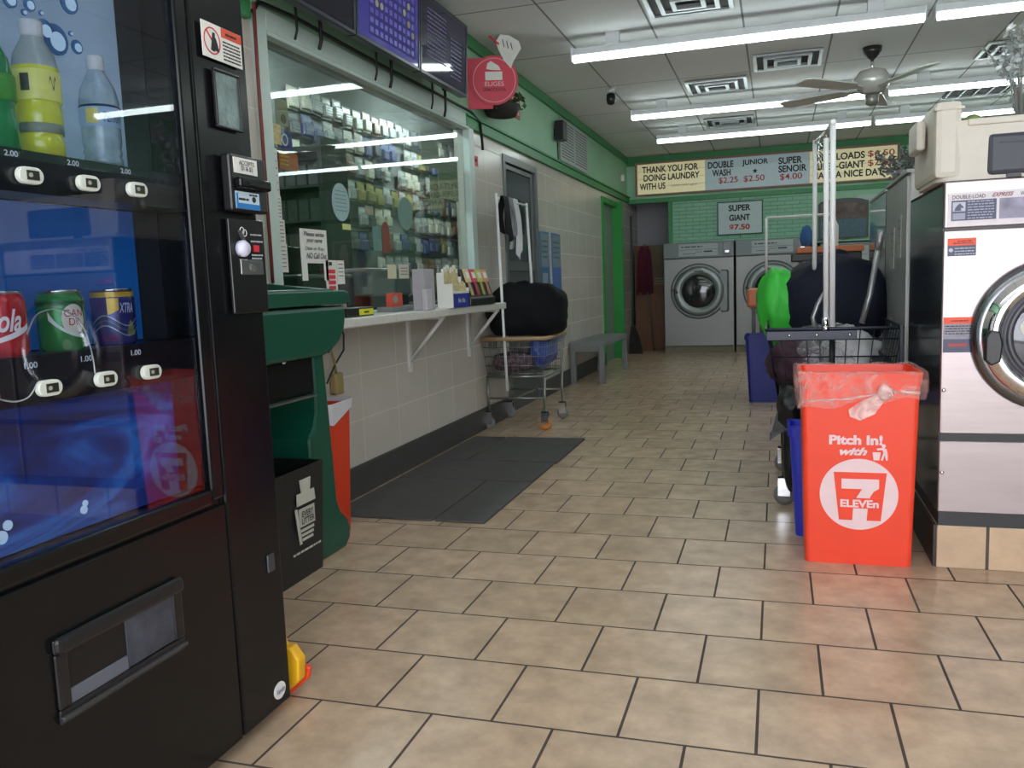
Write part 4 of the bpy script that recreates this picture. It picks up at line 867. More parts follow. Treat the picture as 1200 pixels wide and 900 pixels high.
def berry(t, r):
    patch(t, 'yellow_rim', M('can_yellow', (214, 178, 60), .3, .2), -360, 0, lambda u: (.1, .1125), r*.985)
    patch(t, 'yellow_flash', M('can_yellow', (214, 178, 60)), -152, -122, lambda u: (.066+.01*u, .1), r+.0004)
    for q, (mm) in enumerate((M('can_silver_line', (160, 176, 180), .3, .4), M('can_green_line', (70, 110, 90), .3, .3), M('can_silver_line', (160, 176, 180)))):
        patch(t, 'wave_line', mm, -215, -60, (lambda q: lambda u: (.022+.01*q+.022*(.5+.5*math.sin(u*8-1.2)), .0245+.01*q+.022*(.5+.5*math.sin(u*8-1.2))))(q), r+.0005)
    patch(t, 'olive_burst', M('can_olive', (124, 130, 60), .4), -105, -75, lambda u: (.024, .024+.03*math.sin(PI*u)), r+.0004)
    curved_text('lettering', 'XTRA', M('can_pale', (190, 190, 214), .4), t, -122, -80, .07, .09, r+.0008, .02, .3)
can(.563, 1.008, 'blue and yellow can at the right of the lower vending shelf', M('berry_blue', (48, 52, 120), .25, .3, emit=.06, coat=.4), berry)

# ================================================================== GREEN KIOSK AND BINS BEHIND THE VENDING MACHINE
kg = M('kiosk_green_plastic', (10, 76, 60), .38, noise_amt=.04, nscale=5, bump=.04, bscale=200)
t = thing('plastic_kiosk', 'dark green moulded kiosk with curved top standing behind the vending machine', 'kiosk', (-1.79, 2.75, 0), RW)
# outline in local x (width) z ; centre 0
def mir(pts): return pts+[(-x, z) for x, z in reversed(pts)]
leg = [(.33, 0), (.50, 0), (.52, .05), (.50, .10), (.43, .165), (.405, .24), (.385, .5), (.365, .84), (.30, .84)]
bm = B(); prism(bm, [(.19, 0), (.43, 0), (.47, .03), (.475, .08), (.455, .12), (.40, .165), (.375, .22), (.36, .5), (.335, .88), (.26, .88), (.26, .62), (.235, .56), (.19, .52)], 0, .36, 'XZ')
prism(bm, [(-x, z) for x, z in [(.19, 0), (.43, 0), (.47, .03), (.475, .08), (.455, .12), (.40, .165), (.375, .22), (.36, .5), (.335, .88), (.26, .88), (.26, .62), (.235, .56), (.19, .52)]], 0, .36, 'XZ')
obj('side_column', bm, kg, t, .015)
part('back_panel', t, kg, (-.33, .33, .22, .36, 0, .88), bev=.01)
bm = B(); prism(bm, mir([(0, .84), (.335, .86), (.42, .885), (.475, .93), (.495, .985), (.495, 1.04), (.49, 1.055), (0, 1.055)][0:0]+[(.30, .845), (.36, .86), (.43, .895), (.475, .94), (.492, .99), (.49, 1.045)]), -.03, .37, 'XZ'); obj('hood', bm, kg, t, .018)
bm = B(); prism(bm, mir([(.48, 1.05), (.502, 1.056), (.506, 1.075), (.50, 1.10), (.47, 1.108)]), -.04, .375, 'XZ'); obj('top_rim', bm, kg, t, .006)
part('top_glass', t, M('pale_top_plate', (120, 140, 134), .12, .3), (-.45, .45, .0, .34, 1.108, 1.116), bev=.002)
bm = B(); prism(bm, [(0, 1.11), (.36, 1.11), (.36, 1.23), (.30, 1.23), (.18, 1.16), (.05, 1.13)], -.48, -.46, 'YZ'); prism(bm, [(0, 1.11), (.36, 1.11), (.36, 1.15), (.18, 1.13)], .46, .478, 'YZ')
obj('side_fin', bm, kg, t, .005)
cb_ = part('coin_box', t, M('matte_black_box', (12, 13, 14), .7, spec=.2), (-.26, .26, .01, .22, .70, .88), bev=.006)
bm = B(); lathe(bm, [(.011, 0), (.011, .012), (.006, .02), (.001, .021)], 14, (.03, .01, .845), 'Y'); obj('lock', bm, chrome, cb_)
part('tray_edge', cb_, M('tray_edge', (120, 124, 120), .3, .6), (-.26, .23, -.02, .012, .688, .696)); 
t = thing('trash_bin', 'black bin with white recycling emblem tucked under the green kiosk', 'bin', (-1.81, 2.66, 0), RW)
bb = M('black_bin_plastic', (24, 25, 27), .45)
bm = B(); q = [(-.26, -.05, 0), (.25, -.05, 0), (.25, .2, 0), (-.26, .2, 0), (-.29, -.07, .44), (.265, -.07, .44), (.265, .2, .44), (-.29, .2, .44)]
vs = [bm.verts.new(p) for p in q]
for f in ((0, 3, 2, 1), (0, 1, 5, 4), (1, 2, 6, 5), (2, 3, 7, 6), (3, 0, 4, 7)): bm.faces.new([vs[i] for i in f])
o_ = obj('bin_body', bm, bb, t, .0); md = o_.modifiers.new('sol', 'SOLIDIFY'); md.thickness = .006; md.offset = 1
lgm = M('emblem_white', (190, 190, 180), .6)
bm = B(); yy = -.082
def sl(z): return -.05-.02*z/.44-.010
prism(bm, [(.06, .30), (.19, .30), (.185, .345), (.155, .345), (.165, .395), (.085, .395), (.095, .345), (.06, .345)], -.078, -.0745, 'XZ')
box(bm, .07, .18, -.0775, -.074, .215, .285); 
for k in range(3): box(bm, .075+.005*k, .17-.005*k, -.077, -.073, .195-.018*k, .205-.018*k)
prism(bm, [(.045, .29), (.06, .29), (.08, .15), (.065, .15)], -.0765, -.073, 'XZ'); scribble(bm, .02, .22, .115, -.071, .012, seed=3)
em = obj('emblem', bm, lgm, t)
text('lettering', 'EVERY\nLITTER', bb, t, .08, .17, .225, .275, -.0785, bold=.02)

def tapered_bin(bm, w0, d0, w1, d1, h, th=.005, r0=.03, seg=5):
    """hollow rounded-rect bin, centre origin"""
    def ring(w_, d_, z, r_):
        pts = []
        for (sx_, sy2, a0) in ((1, 1, 0), (-1, 1, PI/2), (-1, -1, PI), (1, -1, 3*PI/2)):
            for k in range(seg+1):
                a = a0+PI/2*k/seg; pts.append(bm.verts.new((sx_*(w_/2-r_)+r_*math.cos(a), sy2*(d_/2-r_)+r_*math.sin(a), z)))
        return pts
    R_ = [ring(w0, d0, 0, r0), ring(w1, d1, h, r0), ring(w1-2*th, d1-2*th, h, r0*.8), ring(w0-2*th, d0-2*th, .01, r0*.8)]
    n = len(R_[0])
    for a, b_ in zip(R_, R_[1:]):
        for k in range(n): bm.faces.new((a[k], a[(k+1) % n], b_[(k+1) % n], b_[k]))
    bm.faces.new(R_[0][::-1]); bm.faces.new(R_[3])
# slim orange bin beyond the kiosk
t = thing('trash_bin', 'slim orange bin with white liner between the green kiosk and the tiled wall', 'bin', (-2.01, 3.34, 0))
org = M('orange_bin_plastic', (206, 58, 28), .42, noise_amt=.05, nscale=10)
bm = B(); tapered_bin(bm, .23, .18, .28, .21, .6); obj('bin_body', bm, org, t)
bm = B()
tapered_bin(bm, .292, .222, .30, .23, .07, .004, .03)
for v in bm.verts: v.co.z += .545+.03*math.sin(v.co.y*22)*(1 if v.co.z < .02 else .1)
obj('liner', bm, M('white_liner', (200, 200, 208), .3, bump=.6, bscale=25), t)

# yellow folded floor sign behind the vending machine corner
t = thing('wet_floor_sign', 'yellow plastic floor sign poking out behind the vending machine corner', 'floor sign', (-1.30, 1.905, 0))
yw = M('yellow_plastic', (226, 172, 30), .4)
bm = B(); prism(bm, [(-.34, 0), (-.01, 0), (.03, .03), (.065, .06), (.07, .12), (.045, .155), (.02, .155), (.012, .18), (.002, .33), (-.03, .56), (-.34, .56)], -.018, .018, 'XZ'); obj('front_leaf', bm, yw, t, .006)
bm = B(); prism(bm, [(-.33, 0), (.01, 0), (.068, .05), (.075, .08), (.05, .09), (-.02, .09), (-.04, .5), (-.33, .5)], .024, .04, 'XZ'); obj('back_leaf', bm, M('orange_red_plastic', (222, 74, 32), .4), t, .004)

# ================================================================== FLOOR MATS
mat_m = M('rubber_mat', (78, 77, 76), .75, noise_amt=.1, nscale=8, bump=.5, bscale=180)
for k, (x0, x1, y0, y1, lb) in enumerate(((-2.12, -1.565, 3.6, 4.40, 'grey rubber mat, wall side of the nearest row, by the orange bin'), (-1.56, -1.30, 3.6, 4.40, 'grey rubber mat, aisle side of the nearest row'), (-2.12, -1.30, 4.405, 4.91, 'grey rubber mat spanning the middle row'), (-2.12, -1.88, 4.915, 5.73, 'grey rubber mat, wall side of the far row by the cart'), (-1.875, -1.29, 4.915, 5.73, 'grey rubber mat, aisle side of the far row by the cart'))):
    tag(part('floor_mat', None, mat_m, (x0+.004, x1-.004, y0+.004, y1-.004, 0, .012), bev=.004), lb, 'mat', 'rubber floor mats below the office window')

# ================================================================== LEFT LAUNDRY CART
def caster(parent, x, y, wheel_m, r=.045, top=.14):
    bm = B(); box(bm, x-.03, x+.025, y-.018, y-.013, r*.9, top); box(bm, x-.03, x+.025, y+.013, y+.018, r*.9, top); box(bm, x-.03, x+.025, y-.018, y+.018, top-.008, top)
    f_ = obj('caster_fork', bm, chrome, parent)
    bm = B(); lathe(bm, [(r*.6, -.011), (r, -.009), (r, .009), (r*.6, .011)], 20, (x, y, r), 'Y'); obj('wheel', bm, wheel_m, f_)
tubem = M('cart_tube', (140, 144, 140), .35, .8)
t = thing('laundry_cart', 'chrome laundry cart with tan rim and hanging rail, by the shelf end', 'cart', (-1.905, 6.37, 0))
for sx_ in (-1, 1):
    for sy2 in (-1, 1):
        bm = B(); tube(bm, [(sx_*.225, sy2*.27, .13), (sx_*.225, sy2*.27, .40)], .012, 8); obj('leg', bm, tubem, t)
        caster(t, sx_*.225, sy2*.27, M('orange_wheel', (210, 130, 50), .5) if (sx_, sy2) == (1, -1) else M('grey_wheel', (120, 120, 116), .5))
bm = B()
for z in (.405,): tube(bm, [(-.225, -.27, z), (.225, -.27, z), (.225, .27, z), (-.225, .27, z)], .012, 8, True)
tube(bm, [(-.225, -.27, .24), (.225, -.27, .24)], .008, 6); tube(bm, [(-.225, .27, .24), (.225, .27, .24)], .008, 6); tube(bm, [(0, -.27, .24), (0, .27, .24)], .008, 6)
obj('base_frame', bm, tubem, t)
bm = B(); nx, ny = 9, 9
def lerp(a, b_, u): return a+(b_-a)*u
def bring(z):
    u = (z-.42)/.27; wx, wy = lerp(.225, .25, u), lerp(.27, .30, u); return [(-wx, -wy, z), (wx, -wy, z), (wx, wy, z), (-wx, wy, z)]
for z in (.43, .49, .56, .63): tube(bm, bring(z), .003, 5, True)
for i in range(nx+1):
    u = -1+2*i/nx
    for s_ in (-1, 1):
        tube(bm, [(u*.225, s_*.27, .42), (u*.25, s_*.30, .69)], .002, 4); tube(bm, [(s_*.225, u*.27, .42), (s_*.25, u*.30, .69)], .002, 4)
    tube(bm, [(u*.225, -.27, .42), (u*.225, .27, .42)], .002, 4)
obj('wire_basket', bm, tubem, t)
bm = B(); tube(bm, [(-.255, -.305, .695), (.255, -.305, .695), (.255, .305, .695), (-.255, .305, .695)], .016, 8, True); obj('rim', bm, M('tan_rim', (168, 142, 108), .5), t)
whitep = M('white_tube', (222, 224, 224), .3)
bm = B(); tube(bm, [(-.06, -.30, .30), (-.07, -.30, .70), (-.09, -.30, 1.78)], .011, 8); obj('rail_post', bm, whitep, t)
bm = B(); tube(bm, [(.02, .30, .42), (.0, .30, .7), (-.03, .29, 1.75)], .011, 8); obj('rail_post', bm, whitep, t)
bm = B(); tube(bm, [(-.09, -.30, 1.75), (-.03, .29, 1.73)], .009, 8); obj('hanging_rail', bm, whitep, t)
# bag and clothes (own things)
navyb = M('black_nylon_bag', (14, 16, 20), .8, bump=.5, bscale=10, spec=.2)
bm = B(); blob(bm, (-.0, 0, .0), (.29, .29, .225), 3, .12, 1.6, 4, -.9, 0, .72); blob(bm, (-.02, -.1, .19), (.07, .06, .05), 5, .3, 3, 3); blob(bm, (-.21, -.08, .02), (.12, .16, .15), 8, .15, 2, 3)
for v in bm.verts:
    if v.co.z < -.17: v.co.z = -.17
tag(obj('laundry_bag', bm, navyb, loc=(-1.85, 6.36, .885)), 'large black laundry bag heaped on the left cart', 'bag')
bm = B(); blob(bm, (0, 0, 0), (.10, .24, .14), 4, .12, 2, 4); tag(obj('blue_bag', bm, M('blue_plastic_bag', (62, 84, 160), .4, bump=.5, bscale=20), loc=(-1.77, 6.42, .58)), 'blue plastic bag inside the right end of the left cart', 'bag')
bm = B(); blob(bm, (0, 0, 0), (.17, .10, .075), 6, .2, 3, 4); tag(obj('clothes_bundle', bm, M('pinkish_print_clothes', (96, 76, 88), .7, noise_amt=.8, nscale=35, bump=.6, bscale=30), loc=(-1.95, 6.2, .51)), 'bundle of pink and dark print clothes low in the left cart', 'clothes')
def garment(label, mat, y, len_, wd, cat, seed):
    """cloth folded over the rail at world y; hangs in the x-z plane"""
    bm = B(); rnd = random.Random(seed); n = 10; m_ = 14
    for side in (-1, 1):
        g = []
        for i in range(n+1):
            u = i/n; row = []
            for j in range(m_+1):
                v_ = j/m_; x = (v_-.5)*wd*(1+.12*u)+.012*math.sin(7*u+seed); off = side*(.011+.02*min(1, u*3)+.012*math.sin(v_*11+seed+u*2)*u)
                z = -u*len_*(1 if side > 0 else .82)*(1-.10*math.sin(v_*5+seed)) + (.010 if i == 0 else 0)
                row.append(bm.verts.new((off, x, z)))
            g.append(row)
        for i in range(n):
            for j in range(m_): f = bm.faces.new((g[i][j], g[i][j+1], g[i+1][j+1], g[i+1][j])); f.smooth = True
        if side == -1: top = g[0]
        else:
            for j in range(m_): bm.faces.new((top[j], top[j+1], g[0][j+1], g[0][j]))
    o_ = obj('hanging_garment', bm, mat, loc=(-1.965, y, 1.755)); md = o_.modifiers.new('s', 'SOLIDIFY'); md.thickness = .004
    o_.rotation_euler = (0, 0, -.1+.05*seed); tag(o_, label, cat); return o_
garment('black garment folded over the nearer end of the cart rail', M('black_cloth', (18, 19, 24), .8), 6.16, .30, .11, 'clothes', 1)
garment('striped black and white garment in the middle of the cart rail', M('striped_cloth', (120, 120, 126), .8, noise_amt=.9, nscale=6, stretch=(1, 14, 1)), 6.29, .28, .10, 'clothes', 2)
garment('long white garment hanging at the far end of the cart rail', M('white_cloth', (200, 202, 206), .8), 6.43, .42, .13, 'clothes', 3)
garment('dark garment behind the white one on the cart rail', M('black_cloth', (18, 19, 24)), 6.55, .24, .07, 'clothes', 4)

# bench
t = thing('bench', 'low grey slab bench against the tiled wall beyond the left cart', 'bench', (-2.15, 8.9, 0))
gb = M('grey_bench', (122, 126, 128), .5, noise_amt=.05)
part('seat', t, gb, (0, .37, 0, 1.5, .40, .45), bev=.004)
for y in (0, 1.42): part('leg', t, gb, (0, .055, y, y+.07, 0, .40), bev=.003); part('leg', t, gb, (.315, .37, y, y+.07, 0, .40), bev=.003)
part('apron', t, gb, (.055, .315, 0, .03, .35, .40), (.0, .02, .07, 1.42, .32, .40))

# ================================================================== NEAR WASHER AND ROW
ss = M('bright_stainless', (158, 147, 147), .30, .72, noise_amt=.05, nscale=2.5, bump=.03, bscale=6, stretch=(1, 1, 12))
side_m = M('dark_reflective_side', (66, 72, 74), .16, .75)
tile_b = bricks('pedestal_tiles', (206, 178, 148), (196, 168, 140), (84, 74, 68), .33, .4, .006, 0, (.85-.12, -.1), 'XZ', .35, .3, .15, 8.)
sbox('trim_5', tile_b, (.562, XR, 3.362, 5.9, 0, .16), bev=.003)
sbox('trim_6', M('dark_side_tile', (52, 50, 50), .5), (.552, .562, 3.372, 5.9, 0, .16))
def near_washer(x, label, prt=True):
    t = thing('double_load_washer', label, 'washing machine', (x, 3.36, .16), 0, 'double load washers on the tiled pedestal'); W_ = .68
    part('base_band', t, M('charcoal_band', (50, 52, 56), .5), (0.004, W_-.004, .006, .7, 0, .052))
    part('side_panel', t, side_m, (0, .012, .012, .80, .052, 1.245)); part('side_panel', t, side_m, (W_-.012, W_, .012, .80, .052, 1.245))
    part('back_panel', t, side_m, (.012, W_-.012, .78, .80, .052, 1.245))
    part('lower_front', t, ss, (0, W_, 0, .02, .052, .318), bev=.004); part('front_seam', t, M('charcoal_band', (50, 52, 56)), (.004, W_-.004, .006, .03, .318, .345))
    fp = part('front_panel', t, ss, (0, W_, 0, .02, .345, 1.076), bev=.004)
    for z in (.2, .505):
        bm = B(); lathe(bm, [(.008, 0), (.006, .004), (.001, .005)], 12, (.012, 0, z), 'Y'); obj('screw', bm, chrome, fp)
    part('gap_line', t, black_satin, (.003, W_-.003, .004, .03, 1.076, 1.084))
    cp_ = part('control_panel', t, ss, (0, W_, -.004, .03, 1.084, 1.245), bev=.004); part('top', t, ss, (0, W_, .03, .80, 1.23, 1.25), bev=.004)
    pl = part('label_plate', cp_, M('plate_pink_white', (216, 208, 214), .35), (.012, W_-.01, -.007, -.004, 1.09, 1.205))
    nv = M('label_navy_panel', (58, 62, 92), .4)
    for a, b_ in ((.022, .163), (.172, .34), (.35, .5)): part('navy_panel', pl, nv if a < .1 else M('washed_panel', (136, 132, 156), .4, noise_amt=.4, nscale=18), (a, b_, -.0085, -.007, 1.108, 1.178))
    text('lettering', 'DOUBLE-LOAD', ink, pl, .024, .128, 1.183, 1.196, -.0072, bold=.006); text('lettering', 'EXPRESS', M('script_red', (130, 56, 72), .5), pl, .148, .215, 1.184, 1.198, -.0072, bold=.02, shear=.5); text('lettering', 'W', ink, pl, .235, .25, 1.184, 1.196, -.0072)
    part('emblem_field', pl, M('emblem_field', (188, 192, 206), .5), (.026, .066, -.0095, -.0085, 1.14, 1.172)); part('emblem_field', pl, M('emblem_field2', (150, 154, 176), .5), (.026, .066, -.0095, -.0085, 1.112, 1.134))
    bm = B(); prism(bm, [(.031, 1.142), (.034, 1.153), (.042, 1.163), (.049, 1.168), (.052, 1.163), (.060, 1.155), (.058, 1.150), (.051, 1.153), (.053, 1.142)], -.0095, -.0105, 'XZ'); obj('horse_head', bm, nv, pl)
    bm = B(); [scribble(bm, .073, .155, 1.17-.0095*q, -.0086, .006, seed=q+3) for q in range(7)]; obj('print', bm, M('pale_print2', (160, 162, 186)), pl)
    a = part('warning_sticker', fp, nv, (.014, .104, -.0025, 0, .985, 1.022)); b_ = part('orange_header', a, M('warning_orange', (236, 84, 50), .5), (.014, .104, -.003, -.0005, 1.022, 1.047))
    bm = B(); prism(bm, [(.03, 1.027), (.035, 1.034), (.04, 1.027)], -.0035, -.0045, 'XZ'); scribble(bm, .045, .09, 1.035, -.0035, .006, seed=1); scribble(bm, .04, .095, 1.028, -.0035, .005, seed=2); obj('header_print', bm, M('dark_red_print', (130, 40, 30)), a)
    bm = B(); [scribble(bm, .036, .1, 1.010-.01*q, -.0032, .005, seed=q+6) for q in range(3)]; disc(bm, .024, 1.006, .007, -.003, 14); obj('print', bm, M('pale_print3', (190, 196, 214)), a)
    c_ = part('instruction_sticker', fp, M('grey_sticker', (146, 142, 156), .5, noise_amt=.2, nscale=60), (.006, .104, -.0025, 0, .665, .745)); part('orange_header', c_, M('warning_orange', (236, 84, 50)), (.006, .104, -.003, -.0005, .745, .768)); part('navy_foot', c_, nv, (.006, .104, -.003, -.0025, .642, .690)); part('red_bar', c_, M('sticker_red', (180, 60, 60), .5), (.022, .082, -.0035, -.003, .664, .674))
    bm = B(); scribble(bm, .03, .085, .754, -.0035, .005, seed=1); [scribble(bm, .012, .1, .735-.009*q, -.0028, .005, seed=q) for q in range(4)]; obj('print', bm, ink, c_)
    # chrome door
    dx, dz = .36, .70
    bm = B(); lathe(bm, [(.262, 0), (.27, .01), (.266, .024), (.25, .034), (.238, .036)], 64, (dx, 0, dz), 'Y', cap=False); dr = obj('door_rim', bm, M('door_outer_ring', (128, 130, 134), .2, .95), t)
    bm = B(); lathe(bm, [(.24, .034), (.228, .05), (.205, .065), (.185, .062), (.172, .045), (.168, .038)], 64, (dx, 0, dz), 'Y', cap=False); obj('chrome_ring', bm, M('mirror_chrome', (238, 238, 242), .06, 1.), dr)
    bm = B(); lathe(bm, [(.172, .04), (.165, .056), (.15, .06), (.142, .05)], 64, (dx, 0, dz), 'Y', cap=False); obj('gasket', bm, M('dark_gasket', (58, 58, 66), .3), dr)
    bm = B(); lathe(bm, [(.145, .05), (.12, .058), (.06, .064), (.001, .066)], 48, (dx, 0, dz), 'Y', cap=False); obj('door_glass', bm, M('smoky_door_glass', (84, 86, 92), .08, .2, coat=.5), dr)
    bm = B(); disc(bm, dx-.095, dz+.03, .03, -.062, 24); obj('round_sticker', bm, M('pale_round_sticker', (206, 206, 198), .5), dr)
    bm = B(); prism(bm, [(dx-.235, dz-.08), (dx-.215, dz-.10), (dx-.185, dz-.085), (dx-.18, dz-.02), (dx-.19, dz+.02), (dx-.22, dz+.025), (dx-.235, dz+.0)], -.05, -.085, 'XZ'); obj('door_handle', bm, black_satin, dr, .006)
    return t
nw = near_washer(.562, 'nearest double load washer with chrome round door, under the beige tote')
dup(nw, (1.262, 3.36, .16), label='double load washer just outside the right picture edge')
# machines behind it
alu_side = M('aluminium_side', (176, 178, 176), .45, .5, noise_amt=.06, nscale=6)
t = thing('dryer_cabinet', 'tall grey machine with paper notices, directly behind the nearest washer', 'dryer', (.556, 4.22, .16))
part('side_panel', t, alu_side, (0, .012, .012, .78, 0, 1.36)); part('body', t, M('offwhite_enamel', (206, 206, 204), .35), (.012, .9, 0, .78, 0, 1.375), bev=.006); part('top_cap', t, alu_side, (-.004, .9, -.004, .79, 1.375, 1.39))
bm = B()
for q in (.05, .13): lathe(bm, [(.006, 0), (.005, .004), (.001, .005)], 10, (q, 0, 1.31), 'Y')
obj('screw', bm, black_satin, t)
nt_ = [(.18, .30, 1.0, 1.2), (.42, .56, .95, 1.15), (.5, .62, .55, .7), (.18, .28, .35, .5)]
for (a, b_, z0, z1) in nt_:
    s = part('side_notice', t, M('faded_side_paper', (166, 168, 164), .6), (-.0025, 0, a, b_, z0, z1)); bm = B()
    for q in range(4): box(bm, -.0035, -.0025, a+.015, b_-.02, z1-.03-.035*q, z1-.02-.035*q)
    obj('print', bm, M('side_print', (130, 132, 130)), s)
t = thing('dryer_cabinet', 'mirror sided machine behind the one with paper notices', 'dryer', (.556, 5.03, .16))
part('side_panel', t, M('mirror_side', (150, 158, 156), .08, .95), (0, .012, .0, .82, 0, 1.36)); part('body', t, M('offwhite_enamel', (206, 206, 204)), (.012, .9, 0, .82, 0, 1.365), bev=.006); part('top_cap', t, alu_side, (-.004, .9, 0, .82, 1.365, 1.38))

# storage tote on washer
tm = M('beige_tote_plastic', (206, 200, 188), .45, noise_amt=.03)
t = thing('storage_tote', 'beige moulded tote with dark front panel on top of the nearest washer', 'tote', (.535, 3.39, 1.41))
bm = B(); tapered_bin(bm, .845, .465, .86, .48, .205, .01, .05, 6)
for v in bm.verts: v.co += Vector((.43, .23, 0))
obj('tote_body', bm, tm, t)
bm = B()
bm.free()
for x0 in (-.004, .775):
    bm = B(); box(bm, x0, x0+.088, -.010, .47, .01, .278, bev=.022); obj('raised_end', bm, tm, t)
bm = B(); box(bm, .10, .76, -.018, .02, .185, .208, bev=.006); box(bm, -.008, .09, -.015, .02, .245, .256, bev=.004); obj('rim', bm, tm, t)
part('end_latch', t, tm, (-.045, -.012, .13, .33, .13, .24), bev=.012)
part('dark_panel', t, M('slate_panel', (62, 64, 76), .45), (.165, .55, -.018, .012, .012, .152), bev=.014)
part('dark_panel_ridge', t, M('slate_panel', (62, 64, 76)), (.2, .5, -.022, -.017, .118, .122))
part('panel_foot', t, black_satin, (.225, .27, -.012, .01, 0, .014))
tag((lambda b_: obj('green_ball', b_, M('olive_green', (120, 134, 74), .6, noise_amt=.3, nscale=30), loc=(.835, 4.35, 1.74)))((lambda b_: (bmesh.ops.create_icosphere(b_, subdivisions=3, radius=.045), [setattr(f, 'smooth', True) for f in b_.faces], b_)[2])(B())), 'small olive green ball on a bottle neck behind the beige tote', 'ball')
bm = B(); lathe(bm, [(.05, 0), (.055, .01), (.055, .1), (.03, .14), (.015, .15)], 20); tag(obj('squat_bottle', bm, M('green_bottle', (90, 104, 80), .3), loc=(.835, 4.35, 1.55)), 'squat dark green bottle below the olive ball, behind the tote', 'bottle')
bm = B(); blob(bm, (0, 0, .1), (.25, .15, .12), 2, .1, 2, 3, -.8); tag(obj('cloth_pile', bm, M('cream_cloth', (216, 210, 200), .8), loc=(1.36, 4.62, 1.55)), 'cream folded cloth pile behind the tote right end', 'cloth')
# silvery artificial plants
def plant(loc, label, spread, n, h, seed, leafc=(120, 124, 120)):
    t = thing('artificial_plant', label, 'plant', loc); rnd = random.Random(seed)
    bm = B(); lathe(bm, [(.05, 0), (.07, .02), (.08, .12), (.075, .125)], 20); obj('pot', bm, M('silver_pot', (170, 170, 172), .2, .8), t)
    st = B(); lf = B()
    for k in range(n):
        a = rnd.uniform(0, 2*PI); r_ = spread*rnd.uniform(.3, 1); e = Vector((r_*math.cos(a), r_*math.sin(a), h*rnd.uniform(.45, 1))); m_ = Vector((e.x*.35, e.y*.35, e.z*.75))
        tube(st, [(0, 0, .1), m_, e], .003, 4)
        for q in range(14):
            u = rnd.uniform(.35, 1); c_ = (m_*(1-u)+e*u)+Vector((rnd.uniform(-.025, .025), rnd.uniform(-.025, .025), rnd.uniform(-.025, .025)))
            d = Vector((rnd.uniform(-1, 1), rnd.uniform(-1, 1), rnd.uniform(-1, 1))).normalized(); f_ = d.cross(Vector((rnd.random(), rnd.random(), .5))).normalized(); s_ = rnd.uniform(.012, .022)
            lf.faces.new([lf.verts.new(c_-d*s_), lf.verts.new(c_+f_*s_*.55), lf.verts.new(c_+d*s_), lf.verts.new(c_-f_*s_*.55)])
    obj('stem', st, M('plant_stem', (150, 150, 146), .5), t); obj('foliage', lf, M('silver_leaf%d' % seed, leafc, .35, .3, noise_amt=.4, nscale=30), t)
plant((.70, 5.35, 1.54), 'silvery artificial plant on the mirror sided machine, before the letter board', .20, 22, .26, 3)
plant((1.05, 4.45, 1.56), 'tall pale sparkling plant reaching into the top right corner', .16, 20, .62, 8, (190, 196, 196))

# ================================================================== RIGHT FOREGROUND CART
nb = M('navy_steel', (26, 32, 50), .35, .2)
t = thing('laundry_cart', 'navy wire basket laundry cart with tall white rail, behind the red bin', 'cart', (.24, 4.55, 0))
bm = B()
def b2(z):
    u = (z-.5)/.34; wx, wy = lerp(.235, .29, u), lerp(.40, .45, u); return [(-wx, -wy, z), (wx, -wy, z), (wx, wy, z), (-wx, wy, z)]
for z in (.5, .60, .72, .80, .845): tube(bm, b2(z), .0035, 5, True)
for i in range(11):
    u = -1+.2*i
    for s_ in (-1, 1):
        tube(bm, [(u*.235, s_*.40, .5), (u*.29, s_*.45, .845)], .0025, 4); tube(bm, [(s_*.235, u*.40, .5), (s_*.29, u*.45, .845)], .0025, 4)
    tube(bm, [(u*.235, -.40, .5), (u*.235, .40, .5)], .0025, 4)
obj('wire_basket', bm, nb, t)
bm = B(); tube(bm, [(-.292, -.452, .85), (.292, -.452, .85), (.292, .452, .85), (-.292, .452, .85)], .008, 6, True); box(bm, -.29, .10, -.462, -.455, .80, .842); box(bm, .278, .292, -.46, -.43, .5, .86); box(bm, -.02, .25, .43, .45, .84, .88); obj('rim_band', bm, nb, t, .002)
bm = B()
for q in (-.19, -.07, .07): lathe(bm, [(.007, 0), (.005, .005), (.001, .006)], 10, (q, -.462, .822), 'Y')
obj('rivet', bm, chrome, t)
for sx_ in (-1, 1):
    for sy2 in (-1, 1):
        bm = B(); tube(bm, [(sx_*.21, sy2*.37, .12), (sx_*.22, sy2*.38, .5)], .011, 8); obj('leg', bm, black_satin, t); caster(t, sx_*.21, sy2*.37, M('grey_wheel', (120, 120, 116)), .05, .14)
bm = B(); tube(bm, [(-.21, -.37, .2), (.21, -.37, .2), (.21, .37, .2), (-.21, .37, .2)], .009, 6, True); obj('base_frame', bm, black_satin, t)
bm = B(); tube(bm, [(-.003, -.438, .82), (-.006, -.445, 1.77)], .013, 10); obj('rail_post', bm, whitep, t)
bm = B(); tube(bm, [(-.003, -.425, .22), (-.003, -.438, .82)], .014, 10); obj('post_sleeve', bm, black_satin, t)
bm = B(); tube(bm, [(-.03, -.43, .86), (-.033, -.43, 1.70)], .012, 10); obj('rail_post', bm, whitep, t)
bm = B(); tube(bm, [(-.052, .3, .95), (-.052, .3, 1.80)], .012, 10); obj('rail_post', bm, whitep, t)
bm = B(); tube(bm, [(-.006, -.46, 1.765), (-.02, -.1, 1.77), (-.045, .3, 1.79)], .011, 8); obj('hanging_rail', bm, whitep, t)
bm = B()
for q in range(4): tube(bm, [(-.04-.006*q, -.42+.02*q, 1.66-.03*q), (-.065, -.42, 1.68-.03*q), (-.06, -.40, 1.71-.03*q), (-.035, -.41, 1.72-.03*q), (-.03, -.43, 1.70-.03*q)], .003, 5)
obj('hook', bm, chrome, t)
